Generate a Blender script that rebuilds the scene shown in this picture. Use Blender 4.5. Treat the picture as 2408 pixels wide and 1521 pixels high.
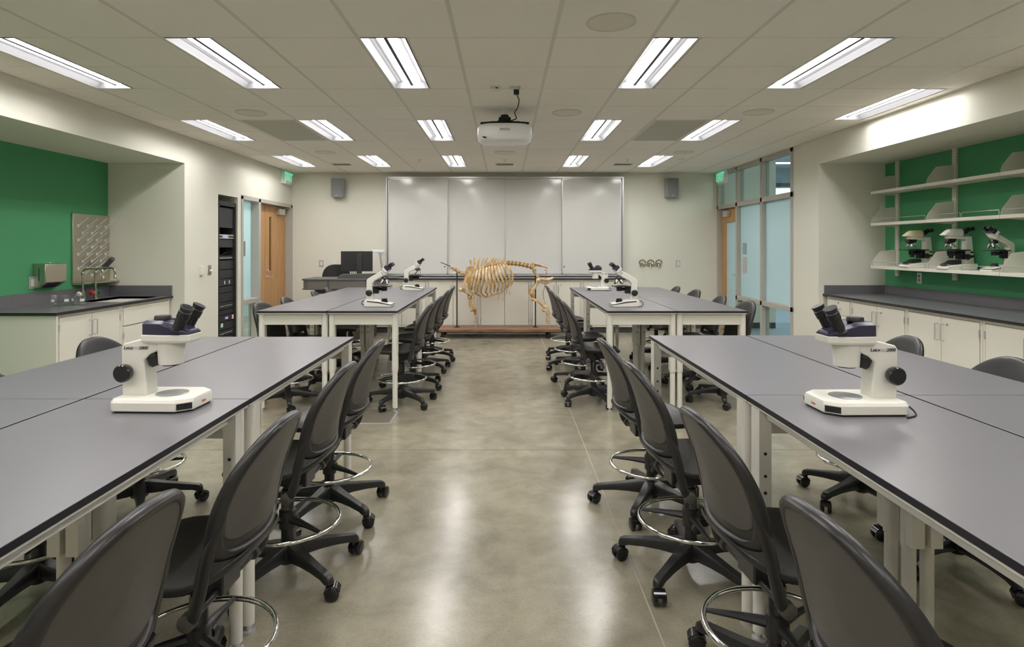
import bpy, math, random
from mathutils import Matrix, Vector
for _o in list(bpy.data.objects): bpy.data.objects.remove(_o)
SC = bpy.context.scene
COL = SC.collection
PI = math.pi
R = math.radians
random.seed(4)

# ------------------------------------------------------------------ camera
CAMZ = 1.44
F = 1420.0
cd = bpy.data.cameras.new('camera')
cam = bpy.data.objects.new('camera', cd); COL.objects.link(cam)
cam.location = (0, 0, CAMZ); cam.rotation_euler = (R(90), 0, 0)
cd.sensor_width = 36; cd.sensor_fit = 'HORIZONTAL'; cd.lens = 36 * F / 2408
cd.shift_x = 17 / 2408; cd.shift_y = -180.5 / 2408
cd.clip_start = 0.05; cd.clip_end = 60
SC.camera = cam
# ------------------------------------------------------------------ world, exposure
w = bpy.data.worlds.new('world'); SC.world = w; w.use_nodes = True
w.node_tree.nodes['Background'].inputs[0].default_value = (.5, .6, .7, 1)
w.node_tree.nodes['Background'].inputs[1].default_value = .2
vs = SC.view_settings
vs.view_transform = 'Standard'; vs.look = 'None'; vs.gamma = 1; vs.exposure = 2.0
vs.use_curve_mapping = False
LAMP = 11.0           # troffer lens emission
SKYLIT = 6.0          # lobby fittings and windows
# ------------------------------------------------------------------ materials
M = {}
def mat(name, col, rough=.5, metal=0., spec=.5, coat=0., bump=0., bscale=60., var=0., vscale=3., emit=None, estr=1.):
    m = bpy.data.materials.new(name); m.use_nodes = True
    nt = m.node_tree; b = nt.nodes['Principled BSDF']
    c = (*col, 1)
    b.inputs['Base Color'].default_value = c
    b.inputs['Roughness'].default_value = rough
    b.inputs['Metallic'].default_value = metal
    b.inputs['Specular IOR Level'].default_value = spec
    b.inputs['Coat Weight'].default_value = coat
    b.inputs['Coat Roughness'].default_value = .15
    if emit:
        b.inputs['Emission Color'].default_value = (*emit, 1); b.inputs['Emission Strength'].default_value = estr
    if var or bump:
        tc = nt.nodes.new('ShaderNodeTexCoord')
    if var:
        n = nt.nodes.new('ShaderNodeTexNoise'); n.inputs['Scale'].default_value = vscale; n.inputs['Detail'].default_value = 5
        nt.links.new(tc.outputs['Object'], n.inputs['Vector'])
        mx = nt.nodes.new('ShaderNodeMix'); mx.data_type = 'RGBA'
        mx.inputs[6].default_value = (*[max(0, x * (1 - var)) for x in col], 1)
        mx.inputs[7].default_value = (*[min(1, x * (1 + var)) for x in col], 1)
        nt.links.new(n.outputs['Fac'], mx.inputs[0]); nt.links.new(mx.outputs[2], b.inputs['Base Color'])
    if bump:
        n2 = nt.nodes.new('ShaderNodeTexNoise'); n2.inputs['Scale'].default_value = bscale; n2.inputs['Detail'].default_value = 3
        nt.links.new(tc.outputs['Object'], n2.inputs['Vector'])
        bp = nt.nodes.new('ShaderNodeBump'); bp.inputs['Strength'].default_value = bump; bp.inputs['Distance'].default_value = .002
        nt.links.new(n2.outputs['Fac'], bp.inputs['Height']); nt.links.new(bp.outputs['Normal'], b.inputs['Normal'])
    M[name] = m
    return m
mat('paint', (.765, .755, .66), .7, spec=.3, bump=.08, bscale=120, var=.012, vscale=2)
mat('green_paint', (.08, .33, .15), .65, spec=.3, bump=.08, bscale=120)
mat('tile', (.88, .84, .765), .9, spec=.1, bump=.5, bscale=220, var=.03, vscale=1.2)
mat('tee', (.66, .64, .57), .5)
mat('steel_white', (.72, .70, .61), .45, spec=.4)
mat('leg_white', (.74, .72, .65), .35, spec=.5)
mat('cabinet', (.76, .735, .65), .5, spec=.4)
mat('alu', (.47, .45, .40), .5, metal=0.0, spec=.5)
mat('chrome', (.75, .75, .75), .08, metal=1)
mat('nickel', (.50, .47, .38), .25, metal=1)
mat('stainless', (.58, .54, .46), .33, metal=1, bump=.1, bscale=90)
mat('silver', (.62, .62, .62), .35, metal=.7)
mat('black_plastic', (.021, .020, .021), .34, spec=.5, bump=.08, bscale=500)
mat('panel_plastic', (.072, .067, .062), .42, spec=.5, bump=.15, bscale=700)
mat('black_gloss', (.01, .01, .011), .18, spec=.6)
mat('black_matte', (.012, .012, .012), .7)
mat('rack_black', (.03, .03, .032), .5)
mat('rack_dark', (.018, .018, .018), .6)
mat('table_top', (.165, .160, .176), .33, spec=.5, bump=.05, bscale=300, var=.04, vscale=6)
mat('table_edge', (.022, .021, .027), .45)
mat('epoxy', (.15, .148, .16), .3, spec=.5, var=.12, vscale=40)
mat('epoxy_edge', (.02, .02, .022), .4)
mat('scope_white', (.78, .765, .69), .3, spec=.5)
mat('scope_cream', (.78, .70, .45), .32)
mat('scope_navy', (.028, .024, .055), .28)
mat('glassy_plate', (.25, .27, .29), .12)
mat('board', (.66, .65, .62), .12, spec=.5)
mat('board_frame', (.58, .58, .58), .35, metal=.6)
mat('rubber', (.07, .075, .08), .6)
mat('projector', (.90, .90, .91), .35)
mat('white_plastic', (.8, .8, .78), .4)
mat('gray_cloth', (.16, .165, .17), .8, bump=.3, bscale=900)
mat('desk_gray', (.10, .10, .10), .5)
mat('desk_side', (.17, .16, .145), .55)
mat('desk_wood', (.05, .04, .03), .5)
mat('red', (.6, .02, .02), .3)
mat('green_plastic', (.0, .16, .10), .3)
mat('iron', (.05, .035, .028), .5, metal=.4)
mat('grille', (.26, .25, .215), .7)
mat('blue_gray', (.30, .36, .42), .6)
mat('pale_wall', (.55, .62, .62), .7)
mat('text_gray', (.22, .22, .22), .5)
mat('text_light', (.5, .5, .47), .5)
mat('text_black', (.02, .02, .02), .5)
mat('marker_green', (.0, .1, .05), .3)
def emis(name, col, st):
    return mat(name, (0.6, 0.6, 0.6), .5, emit=col, estr=st)
emis('lens', (1., .972, .955), LAMP)
emis('cool_lens', (.55, .78, 1.), SKYLIT * 1.6)
emis('hall_lens', (.93, 1., .96), SKYLIT * 2.6)
emis('window_sky', (.60, .82, 1.), .6)
emis('exit_green', (.0, .80, .40), .16)
emis('led_blue', (.2, .2, 1.), .10)
emis('led_red', (1., .03, .03), .04)
emis('led_green', (.0, .8, .3), .05)

def floor_mat():
    m = bpy.data.materials.new('concrete'); m.use_nodes = True; nt = m.node_tree; b = nt.nodes['Principled BSDF']
    tc = nt.nodes.new('ShaderNodeTexCoord')
    def noise(s, d, dist=0.):
        n = nt.nodes.new('ShaderNodeTexNoise'); n.inputs['Scale'].default_value = s; n.inputs['Detail'].default_value = d
        n.inputs['Distortion'].default_value = dist; n.inputs['Roughness'].default_value = .6
        nt.links.new(tc.outputs['Object'], n.inputs['Vector']); return n
    def ramp(src, stops):
        r = nt.nodes.new('ShaderNodeValToRGB'); e = r.color_ramp.elements
        e[0].position, e[0].color = stops[0][0], (*stops[0][1], 1); e[1].position, e[1].color = stops[1][0], (*stops[1][1], 1)
        for p, c in stops[2:]: x = e.new(p); x.color = (*c, 1)
        nt.links.new(src, r.inputs[0]); return r
    r1 = ramp(noise(.9, 7, .5).outputs['Fac'], [(.3, (.27, .245, .185)), (.7, (.42, .385, .285)), (.5, (.345, .315, .235))])
    r2 = ramp(noise(6, 10, .3).outputs['Fac'], [(.30, (.56, .55, .52)), (.66, (1., 1., 1.))])
    r3 = ramp(noise(90, 3).outputs['Fac'], [(.30, (.78, .78, .76)), (.55, (1., 1., 1.))])
    r4 = ramp(noise(2.3, 4, 1.).outputs['Fac'], [(.62, (1, 1, 1)), (.78, (1.0, .88, .68))])
    def mul(a, c, f=1.):
        x = nt.nodes.new('ShaderNodeMix'); x.data_type = 'RGBA'; x.blend_type = 'MULTIPLY'; x.inputs[0].default_value = f
        nt.links.new(a, x.inputs[6]); nt.links.new(c, x.inputs[7]); return x.outputs[2]
    c = mul(mul(mul(r1.outputs[0], r2.outputs[0], .65), r3.outputs[0], .6), r4.outputs[0], .8)
    nt.links.new(c, b.inputs['Base Color'])
    rr = nt.nodes.new('ShaderNodeMapRange'); rr.inputs[1].default_value = 0.; rr.inputs[2].default_value = 1.
    rr.inputs[3].default_value = .18; rr.inputs[4].default_value = .26
    nt.links.new(noise(3, 2).outputs['Fac'], rr.inputs[0]); nt.links.new(rr.outputs[0], b.inputs['Roughness'])
    b.inputs['Specular IOR Level'].default_value = .5
    bp = nt.nodes.new('ShaderNodeBump'); bp.inputs['Strength'].default_value = .02; bp.inputs['Distance'].default_value = .002
    nt.links.new(noise(9, 2).outputs['Fac'], bp.inputs['Height']); nt.links.new(bp.outputs['Normal'], b.inputs['Normal'])
    M['concrete'] = m
floor_mat()
def wood_mat(name, c0, c1, sc, rough=.45):
    m = bpy.data.materials.new(name); m.use_nodes = True; nt = m.node_tree; b = nt.nodes['Principled BSDF']
    tc = nt.nodes.new('ShaderNodeTexCoord'); mp = nt.nodes.new('ShaderNodeMapping'); mp.inputs['Scale'].default_value = sc
    nt.links.new(tc.outputs['Object'], mp.inputs['Vector'])
    n = nt.nodes.new('ShaderNodeTexNoise'); n.inputs['Scale'].default_value = 3; n.inputs['Detail'].default_value = 6; n.inputs['Distortion'].default_value = .6
    nt.links.new(mp.outputs[0], n.inputs['Vector'])
    r = nt.nodes.new('ShaderNodeValToRGB'); r.color_ramp.elements[0].position = .35; r.color_ramp.elements[0].color = (*c0, 1)
    r.color_ramp.elements[1].position = .65; r.color_ramp.elements[1].color = (*c1, 1)
    nt.links.new(n.outputs['Fac'], r.inputs[0]); nt.links.new(r.outputs[0], b.inputs['Base Color']); b.inputs['Roughness'].default_value = rough
    M[name] = m
wood_mat('maple', (.50, .27, .10), (.60, .34, .14), (12, 12, .8))
wood_mat('plank', (.15, .065, .035), (.36, .20, .12), (1.2, 14, 14), .6)
wood_mat('bone', (.78, .67, .48), (.50, .27, .06), (5, 5, 3), .45)
wood_mat('bone_dark', (.50, .27, .05), (.30, .13, .02), (6, 6, 6), .5)
def glass_mat(name, tint, frost=False):
    m = bpy.data.materials.new(name); m.use_nodes = True; nt = m.node_tree; nt.nodes.clear()
    o = nt.nodes.new('ShaderNodeOutputMaterial'); lw = nt.nodes.new('ShaderNodeLayerWeight'); lw.inputs[0].default_value = .5
    pw = nt.nodes.new('ShaderNodeMath'); pw.operation = 'POWER'; pw.inputs[1].default_value = 4.; nt.links.new(lw.outputs['Facing'], pw.inputs[0])
    fr = nt.nodes.new('ShaderNodeMath'); fr.operation = 'MULTIPLY_ADD'; fr.inputs[1].default_value = .6; fr.inputs[2].default_value = .035; nt.links.new(pw.outputs[0], fr.inputs[0])
    g = nt.nodes.new('ShaderNodeBsdfGlossy'); g.inputs['Roughness'].default_value = .02 if not frost else .06
    mx = nt.nodes.new('ShaderNodeMixShader')
    if frost:
        t = nt.nodes.new('ShaderNodeMixShader'); t.inputs[0].default_value = .5
        d = nt.nodes.new('ShaderNodeBsdfDiffuse'); d.inputs[0].default_value = (*tint, 1)
        tl = nt.nodes.new('ShaderNodeBsdfTranslucent'); tl.inputs[0].default_value = (*tint, 1)
        nt.links.new(d.outputs[0], t.inputs[1]); nt.links.new(tl.outputs[0], t.inputs[2])
    else:
        t = nt.nodes.new('ShaderNodeBsdfTransparent'); t.inputs[0].default_value = (*tint, 1)
    nt.links.new(fr.outputs[0], mx.inputs[0]); nt.links.new(t.outputs[0], mx.inputs[1]); nt.links.new(g.outputs[0], mx.inputs[2])
    nt.links.new(mx.outputs[0], o.inputs[0]); M[name] = m
glass_mat('clear_glass', (.88, .95, .94)); glass_mat('frost_glass', (.74, .90, .93), True)
glass_mat('beaker_glass', (.975, .985, .98)); mat('plastic_clear', (.74, .76, .75), .2)
mat('reflector', (.12, .12, .125), .5)  # darker than the real reflector; dimmer light is put into the colour
mat('lamp_strip', (.03, .03, .033), .5)  # strip painted darker than it is, to stay visible between the glaring lenses
# perforated / grid material for return air panel
mat('perf', (.55, .54, .46), .8, bump=1., bscale=350)

# ------------------------------------------------------------------ mesh helpers
def catmull(pts, n=4, closed=False):
    P = [Vector(p) for p in pts]; out = []; N = len(P)
    rng = range(N if closed else N - 1)
    for i in rng:
        if closed: a, b, c, d = P[(i - 1) % N], P[i], P[(i + 1) % N], P[(i + 2) % N]
        else: a, b, c, d = P[max(i - 1, 0)], P[i], P[i + 1], P[min(i + 2, N - 1)]
        for k in range(n):
            t = k / n; t2 = t * t; t3 = t2 * t
            out.append(.5 * ((2 * b) + (c - a) * t + (2 * a - 5 * b + 4 * c - d) * t2 + (3 * b - a - 3 * c + d) * t3))
    if not closed: out.append(P[-1])
    return out
class MB:
    def __init__(s): s.v = []; s.f = []; s.m = []; s.cur = 0; s.T = None
    def mat(s, i): s.cur = i; return s
    def add(s, vs, fs):
        o = len(s.v)
        for p in vs:
            p = Vector(p)
            s.v.append(tuple(s.T @ p) if s.T else tuple(p))
        for f in fs: s.f.append(tuple(i + o for i in f)); s.m.append(s.cur)
        return s
    def box(s, x0, x1, y0, y1, z0, z1):
        if x0 > x1: x0, x1 = x1, x0
        if y0 > y1: y0, y1 = y1, y0
        if z0 > z1: z0, z1 = z1, z0
        return s.add([(x0,y0,z0),(x1,y0,z0),(x1,y1,z0),(x0,y1,z0),(x0,y0,z1),(x1,y0,z1),(x1,y1,z1),(x0,y1,z1)],
              [(0,3,2,1),(4,5,6,7),(0,1,5,4),(1,2,6,5),(2,3,7,6),(3,0,4,7)])
    def rings(s, rs, caps=True, closed=False):
        n = len(rs[0]); vs = [p for r in rs for p in r]; fs = []
        L = len(rs)
        for i in range(L if closed else L - 1):
            j = (i + 1) % L
            for k in range(n): fs.append((i*n+k, i*n+(k+1)%n, j*n+(k+1)%n, j*n+k))
        if caps and not closed: fs.append(tuple(range(n))[::-1]); fs.append(tuple((L-1)*n+k for k in range(n)))
        return s.add(vs, fs)
    def tube(s, path, r, n=8, closed=False, caps=True, flat=1., up=None):
        P = [Vector(p) for p in path]; L = len(P)
        rr = r if isinstance(r, (list, tuple)) else [r] * L
        T = []
        for i in range(L):
            if closed: t = P[(i+1) % L] - P[i-1]
            else: t = P[min(i+1, L-1)] - P[max(i-1, 0)]
            T.append(t.normalized() if t.length > 1e-9 else Vector((0,0,1)))
        u = Vector(up) if up else (Vector((0,0,1)) if abs(T[0].z) < .9 else Vector((1,0,0)))
        u = (u - T[0] * u.dot(T[0])).normalized(); rs = []
        for i in range(L):
            u = (u - T[i] * u.dot(T[i]))
            u = u.normalized() if u.length > 1e-6 else T[i].orthogonal().normalized()
            v = T[i].cross(u)
            rs.append([P[i] + (u * math.cos(2*PI*k/n) * rr[i] * flat + v * math.sin(2*PI*k/n) * rr[i]) for k in range(n)])
        return s.rings(rs, caps, closed)
    def cyl(s, p0, p1, r0, r1=None, n=18): return s.tube([p0, p1], [r0, r0 if r1 is None else r1], n)
    def lathe(s, prof, c=(0,0,0), n=24, ax='Z', caps=True):
        rs = []
        for r, h in prof:
            ring = []
            for k in range(n):
                a = 2*PI*k/n; x, y = r*math.cos(a), r*math.sin(a)
                if ax == 'Z': q = (x, y, h)
                elif ax == 'Y': q = (y, h, x)
                else: q = (h, x, y)
                ring.append(Vector(q) + Vector(c))
            rs.append(ring)
        return s.rings(rs, caps)
    def prism(s, poly, a, b, ax='Y'):
        def q(u, v, t): return (u, t, v) if ax == 'Y' else ((t, u, v) if ax == 'X' else (u, v, t))
        n = len(poly); vs = [q(u, v, a) for u, v in poly] + [q(u, v, b) for u, v in poly]
        fs = [tuple(range(n))[::-1], tuple(range(n, 2*n))] + [(k, (k+1) % n, (k+1) % n + n, k+n) for k in range(n)]
        return s.add(vs, fs)
    def sphere(s, c, r, n=12, m=8):
        rx, ry, rz = r if isinstance(r, (tuple, list)) else (r, r, r); rs = []
        for i in range(m + 1):
            t = -PI/2 + PI * i / m; cr = max(math.cos(t), .02)
            rs.append([(c[0]+rx*cr*math.cos(2*PI*k/n), c[1]+ry*cr*math.sin(2*PI*k/n), c[2]+rz*math.sin(t)) for k in range(n)])
        return s.rings(rs)
    def torus(s, c, Rr, r, n=32, m=8, ax='Z'):
        pts = []
        for k in range(n):
            a = 2*PI*k/n
            q = (Rr*math.cos(a), Rr*math.sin(a), 0) if ax == 'Z' else ((Rr*math.cos(a), 0, Rr*math.sin(a)) if ax == 'Y' else (0, Rr*math.cos(a), Rr*math.sin(a)))
            pts.append(Vector(c) + Vector(q))
        return s.tube(pts, r, m, closed=True, up=(0,0,1) if ax == 'Z' else ((0,1,0) if ax == 'Y' else (1,0,0)))
    def shell(s, outline, prof, mapf, cen=None):
        n = len(outline)
        cx = sum(p[0] for p in outline)/n; cy = sum(p[1] for p in outline)/n
        if cen: cx, cy = cen
        rs = [[mapf(cx+(p[0]-cx)*sc, cy+(p[1]-cy)*sc, t) for p in outline] for sc, t in prof]
        return s.rings(rs)
    def build(s, name, mats, parent=None, bevel=0, smooth=True, ang=38, seg=2, loc=None):
        me = bpy.data.meshes.new(name); me.from_pydata(s.v, [], s.f)
        if isinstance(mats, str): mats = [mats]
        for k in mats: me.materials.append(M[k])
        if len(mats) > 1: me.polygons.foreach_set('material_index', s.m)
        me.validate()
        me.update()
        if smooth:
            me.polygons.foreach_set('use_smooth', [True]*len(me.polygons)); me.set_sharp_from_angle(angle=R(ang))
        o = bpy.data.objects.new(name, me); COL.objects.link(o)
        if parent: o.parent = parent
        if loc: o.location = loc
        if bevel:
            b = o.modifiers.new('bevel', 'BEVEL'); b.width = bevel; b.segments = seg; b.limit_method = 'ANGLE'; b.angle_limit = R(35)
            b.harden_normals = False
        return o
def thing(name, label, cat, loc=(0,0,0), rz=0, group=None):
    o = bpy.data.objects.new(name, None); COL.objects.link(o); o.location = loc; o.rotation_euler = (0,0,rz); o.empty_display_size = .05
    o['label'] = label; o['category'] = cat
    if group: o['group'] = group
    return o
def tag(o, label, cat, group=None):
    o['label'] = label; o['category'] = cat
    if group: o['group'] = group
    return o
def struct(mb, name, mats, bevel=0, smooth=False, parent=None):
    o = mb.build(name, mats, parent, bevel, smooth)
    if not parent: o['kind'] = 'structure'
    return o
KIDS = {}
def copy_tree(o, parent=None):
    c = o.copy(); COL.objects.link(c)
    if parent: c.parent = parent
    for ch in list(o.children): copy_tree(ch, c)
    return c
def place(o, label, loc, rz=0, group=None, first=False):
    c = o if first else copy_tree(o)
    c.location = loc; c.rotation_euler = (0, 0, rz); c['label'] = label
    if group: c['group'] = group
    return c
def text(name, body, size, m, parent, loc, rot, shear=0., bold=0., ext=.0006, align='CENTER'):
    cu = bpy.data.curves.new(name, 'FONT'); cu.body = body; cu.size = size; cu.extrude = ext; cu.align_x = align; cu.align_y = 'CENTER'
    cu.shear = shear; cu.offset = bold
    t = bpy.data.objects.new(name, cu); COL.objects.link(t)
    bpy.context.view_layer.update()
    me = bpy.data.meshes.new_from_object(t.evaluated_get(bpy.context.evaluated_depsgraph_get()))
    bpy.data.objects.remove(t); me.materials.clear(); me.materials.append(M[m]); me.name = name
    o = bpy.data.objects.new(name, me); COL.objects.link(o); o.parent = parent; o.location = loc; o.rotation_euler = rot
    return o
# ================================================================== ROOM
XL, XR, YB, YF, ZC = -3.757, 3.757, 10.67, -2.6, 2.74
NLX, NRX = -4.656, 4.557            # niche back walls
NL1, NR1 = 7.085, 7.229             # niche far ends
NLZ, NRZ = 2.42, 2.43
struct(MB().box(-7.2, XR + .2, YF - .2, 13.2, -.1, 0), 'floor', 'concrete')
struct(MB().box(XR + .2, 9.2, 3.5, 17, -.1, 0.0), 'floor_lobby', 'blue_gray')
# saw-cut floor joints (hairline grooves filled light)
jm = mat('joint', (.34, .32, .25), .6)
mb = MB(); mb.box(.573, .579, YF, 10.0, 0, .0006); mb.box(-2.60, -2.594, YF, 10.0, 0, .0006)
struct(mb, 'trim_2', 'joint')
mb = MB(); mb.box(XL, XR, 4.283, 4.288, 0, .0005); mb.box(XL, XR, 9.0, 9.005, 0, .0005)
struct(mb, 'trim_3', 'rubber')
# back wall (runs on past the glass into the lobby)
struct(MB().box(-4.2, 4.79, YB, YB + .15, 0, 3.6), 'wall_back', 'paint')
struct(MB().box(-4.9, 4.9, YF - .15, YF, 0, ZC + .1), 'wall_front', 'paint')
# left wall
mb = MB()
mb.box(XL - .12, XL, YF, 1.5, 0, ZC + .1)
mb.box(NLX - .1, XL, 1.5, NL1, NLZ, ZC + .1)
mb.box(NLX - .1, XL - .12, 1.4, 1.5, 0, ZC)
mb.box(NLX - .1, XL, NL1, 7.915, 0, ZC + .1)
mb.box(XL - .75, XL, 7.915, 8.50, 2.13, ZC + .1)
mb.box(XL - .75, XL - .65, 7.915, 8.50, 0, 2.13)
mb.box(XL - .75, XL - .15, 8.50, 8.60, 0, ZC + .1); mb.box(XL - .15, XL, 8.50, 8.60, 0, ZC + .1)
mb.box(XL - .15, XL, 8.60, 10.67, 2.17, ZC + .1)
struct(mb, 'wall_left', 'paint')
struct(MB().box(NLX - .1, NLX, 1.5, NL1, 0, NLZ), 'wall_left_niche', 'green_paint')
# right wall
mb = MB()
mb.box(XR, XR + .12, YF, 1.5, 0, ZC + .1)
mb.box(XR, NRX + .1, 1.5, NR1, NRZ, ZC + .1)
mb.box(XR + .12, NRX + .1, 1.4, 1.5, 0, ZC)
mb.box(XR, NRX + .1, NR1, 7.86, 0, ZC + .1)
struct(mb, 'wall_right', 'paint')
struct(MB().box(NRX, NRX + .1, 1.5, NR1, 0, NRZ), 'wall_right_niche', 'green_paint')
# rooms beyond the openings
mb = MB(); mb.box(-6.6, -6.5, 7.9, 12.6, 0, 2.9); mb.box(-6.6, XL-.16, 12.5, 12.6, 0, 2.9); mb.box(-6.6, XL-.75, 7.9, 8.0, 0, 2.9)
struct(mb, 'wall_corridor_left', 'pale_wall')
struct(MB().box(-6.6, XL-.15, 7.9, 12.6, 2.9, 3.0), 'ceiling_corridor_left', 'pale_wall')
mb = MB(); mb.box(9.0, 9.1, 3.5, 17, 0, 3.7); mb.box(NRX+.1, 9.1, 3.5, 3.6, 0, 3.7); mb.box(4.6, 9.1, 16.9, 17, 0, 2.86); mb.box(4.6, 9.1, 16.9, 17, 3.08, 3.7); mb.box(4.6, 4.79, YB+.15, 17, 0, 3.7)
struct(mb, 'wall_lobby', 'pale_wall')
struct(MB().box(XR+.0, 9.1, 3.5, 17, 3.6, 3.7), 'ceiling_lobby', 'pale_wall')
struct(MB().box(4.8, 9.0, 16.7, 16.9, 3.09, 3.2), 'trim_6', 'rubber')
struct(MB().box(4.79, 9.0, 16.93, 16.96, 2.86, 3.08), 'window_9', 'window_sky')
# baseboards
mb = MB(); mb.box(2.16, XR, YB-.012, YB, 0, .10); mb.box(XL, -2.16, YB-.012, YB, 0, .10); mb.box(XR+.13, 4.78, YB-.012, YB, 0, .10)
struct(mb, 'baseboard_back', 'rubber')
struct(MB().box(XL, XL+.01, NL1, 7.915, 0, .10), 'baseboard_left', 'rubber')
struct(MB().box(XR-.01, XR, NR1, 7.86, 0, .10), 'baseboard_right', 'rubber')

# ceiling: tiles on a two-foot grid, lamps and vents let into it
G = .6096; GX0 = -.3048; GY0 = 3.754
LIT = [(x, k) for x in (-3.3528, -2.1336, -.9144, .9144, 2.1336) for k in (0, 4, 8, -4, -8)] + [(3.3528, 2), (3.3528, -2)]
LIT = [(x, k) for x, k in LIT]
PERF = [(-2.7432, 4), (1.524, 4)]
def holes_at(xc, k):
    for x, kk in LIT:
        if k in (kk, kk + 1) and xc - .01 <= x < xc + G - .01: return ('lamp', x)
    for x, kk in PERF:
        if k in (kk, kk + 1) and abs(x - xc) < .05: return ('perf', x)
    return None
mb = MB()
for i in range(-7, 8):
    xc = GX0 + i * G
    for k in range(-11, 12):
        y = GY0 + k * G
        x0, x1, y0, y1 = max(xc, XL), min(xc + G, XR), max(y, YF), min(y + G, YB)
        if x1 - x0 < .02 or y1 - y0 < .02: continue
        h = holes_at(xc, k)
        if h and h[0] == 'perf': continue
        if h: x0 = h[1] + .3048
        if x1 - x0 < .02: continue
        g_ = .0085
        mb.box(x0 + g_, x1 - g_, y0 + .005, y1 - .005, ZC, ZC + .03)
struct(mb, 'ceiling', 'tile')
struct(MB().box(XL - .1, XR + .1, YF, YB, ZC + .16, ZC + .2), 'ceiling_slab', 'paint')
tw = .012
def cross_free():
    g = MB()
    for i in range(-6, 8):
        x = GX0 + i * G
        if XL < x < XR: g.box(x - tw, x + tw, YF, YB, ZC - .001, ZC + .003)
    for k in range(-11, 12):
        y = GY0 + k * G
        if not (YF < y < YB): continue
        cuts = [(x, x + .3048) for x, kk in LIT if k == kk + 1] + [(x, x + G) for x, kk in PERF if k == kk + 1]
        cuts.sort(); cur = XL
        for a, b in cuts:
            if a > cur: g.box(cur, a, y - tw, y + tw, ZC + .004, ZC + .009)
            cur = b
        if cur < XR: g.box(cur, XR, y - tw, y + tw, ZC + .004, ZC + .009)
    for x, kk in LIT:
        g.box(x + .3048 - tw*.6, x + .3048 + tw*.6, GY0 + kk*G, GY0 + (kk+2)*G, ZC + .004, ZC + .009)
    g.box(XL, XL+.02, YF, YB, ZC-.005, ZC); g.box(XR-.02, XR, YF, YB, ZC-.005, ZC); g.box(XL, XR, YB-.02, YB, ZC-.005, ZC)
    return g
struct(cross_free(), 'trim_1', 'tee')

# lamps: recessed one-by-four troffers
def make_troffer():
    t = thing('ceiling_light', '', 'ceiling light', (0, 0, ZC))
    w, L = .278, 1.19; x0 = .0135; y0 = .0146
    def X(u): return x0 + u * w
    mb = MB()       # housing with curved reflector sides and end caps
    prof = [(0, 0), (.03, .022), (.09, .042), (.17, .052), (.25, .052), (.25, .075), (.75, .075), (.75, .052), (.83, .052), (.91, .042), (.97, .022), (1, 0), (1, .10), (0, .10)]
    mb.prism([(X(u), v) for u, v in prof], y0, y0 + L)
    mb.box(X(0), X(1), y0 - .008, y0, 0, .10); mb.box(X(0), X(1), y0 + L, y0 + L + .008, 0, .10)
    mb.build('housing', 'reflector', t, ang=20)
    for a, b in ((.25, .455), (.545, .75)):
        lp = []
        for q in range(7):
            s = q / 6; lp.append((X(a + (b - a) * s), .052 - .022 * math.sin(PI * s) ** .7))
        lp += [(X(b), .07), (X(a), .07)]
        MB().prism(lp, y0 + .004, y0 + L - .004).build('lens', 'lens', t, ang=50)
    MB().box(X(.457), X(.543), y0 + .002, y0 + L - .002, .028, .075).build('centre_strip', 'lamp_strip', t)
    return t
troffer = make_troffer(); first = True
COLN = {-3.3528: 'leftmost column', -2.1336: 'second column from the left', -.9144: 'column just left of the projector', .9144: 'column just right of the projector', 2.1336: 'column second from the right wall', 3.3528: 'column along the right wall'}
ROWN = {0: 'nearest row', 4: 'middle row', 8: 'far row near the whiteboards', 2: 'above the right shelves', -4: 'overhead row above the camera', -8: 'row behind the camera', -2: 'above the camera'}
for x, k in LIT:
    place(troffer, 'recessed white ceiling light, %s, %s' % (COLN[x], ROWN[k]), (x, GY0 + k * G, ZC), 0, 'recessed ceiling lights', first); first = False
# perforated return-air panels
for x, k in PERF:
    t = thing('return_vent', 'grey perforated return air panel in ceiling, ' + ('left of the projector' if x < 0 else 'right of the projector'), 'air vent', (x, GY0 + k*G, ZC), 0, 'return air panels')
    mb = MB(); mb.box(.012, G-.012, .012, 2*G-.012, .004, .03); mb.build('perforated_sheet', 'perf', t)
    mb = MB(); mb.box(.012, .04, .012, 2*G-.012, -.002, .006); mb.box(G-.04, G-.012, .012, 2*G-.012, -.002, .006); mb.box(.04, G-.04, .012, .04, -.002, .006); mb.box(.04, G-.04, 2*G-.04, 2*G-.012, -.002, .006); mb.build('frame', 'tee', t)
# ceiling loudspeakers
for x, y, lb in [(.617, 3.50, 'large in view at the top of the picture'), (-2.46, 5.86, 'above the left sink counter'), (.603, 5.85, 'just right of the projector'), (2.45, 5.83, 'above the right front tables'),
                 (-2.47, 8.32, 'far left, beyond the return air panel'), (0, 8.32, 'far centre, behind the projector'), (2.46, 8.3, 'far right, near the far lights')]:
    t = thing('ceiling_speaker', 'round flush ceiling loudspeaker, ' + lb, 'loudspeaker', (x, y, ZC + .001), 0, 'round ceiling loudspeakers')
    MB().lathe([(.144, 0), (.146, -.005), (.135, -.009), (.130, -.007), (.130, 0)][::-1], n=40).build('rim', 'tee', t)
    MB().lathe([(.130, 0), (.130, -.005), (.07, -.0075), (.002, -.008)], n=40).build('grille', mat('speaker_grille', (.77, .72, .62), .8, bump=.8, bscale=400).name if 'speaker_grille' not in M else 'speaker_grille', t)
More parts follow.
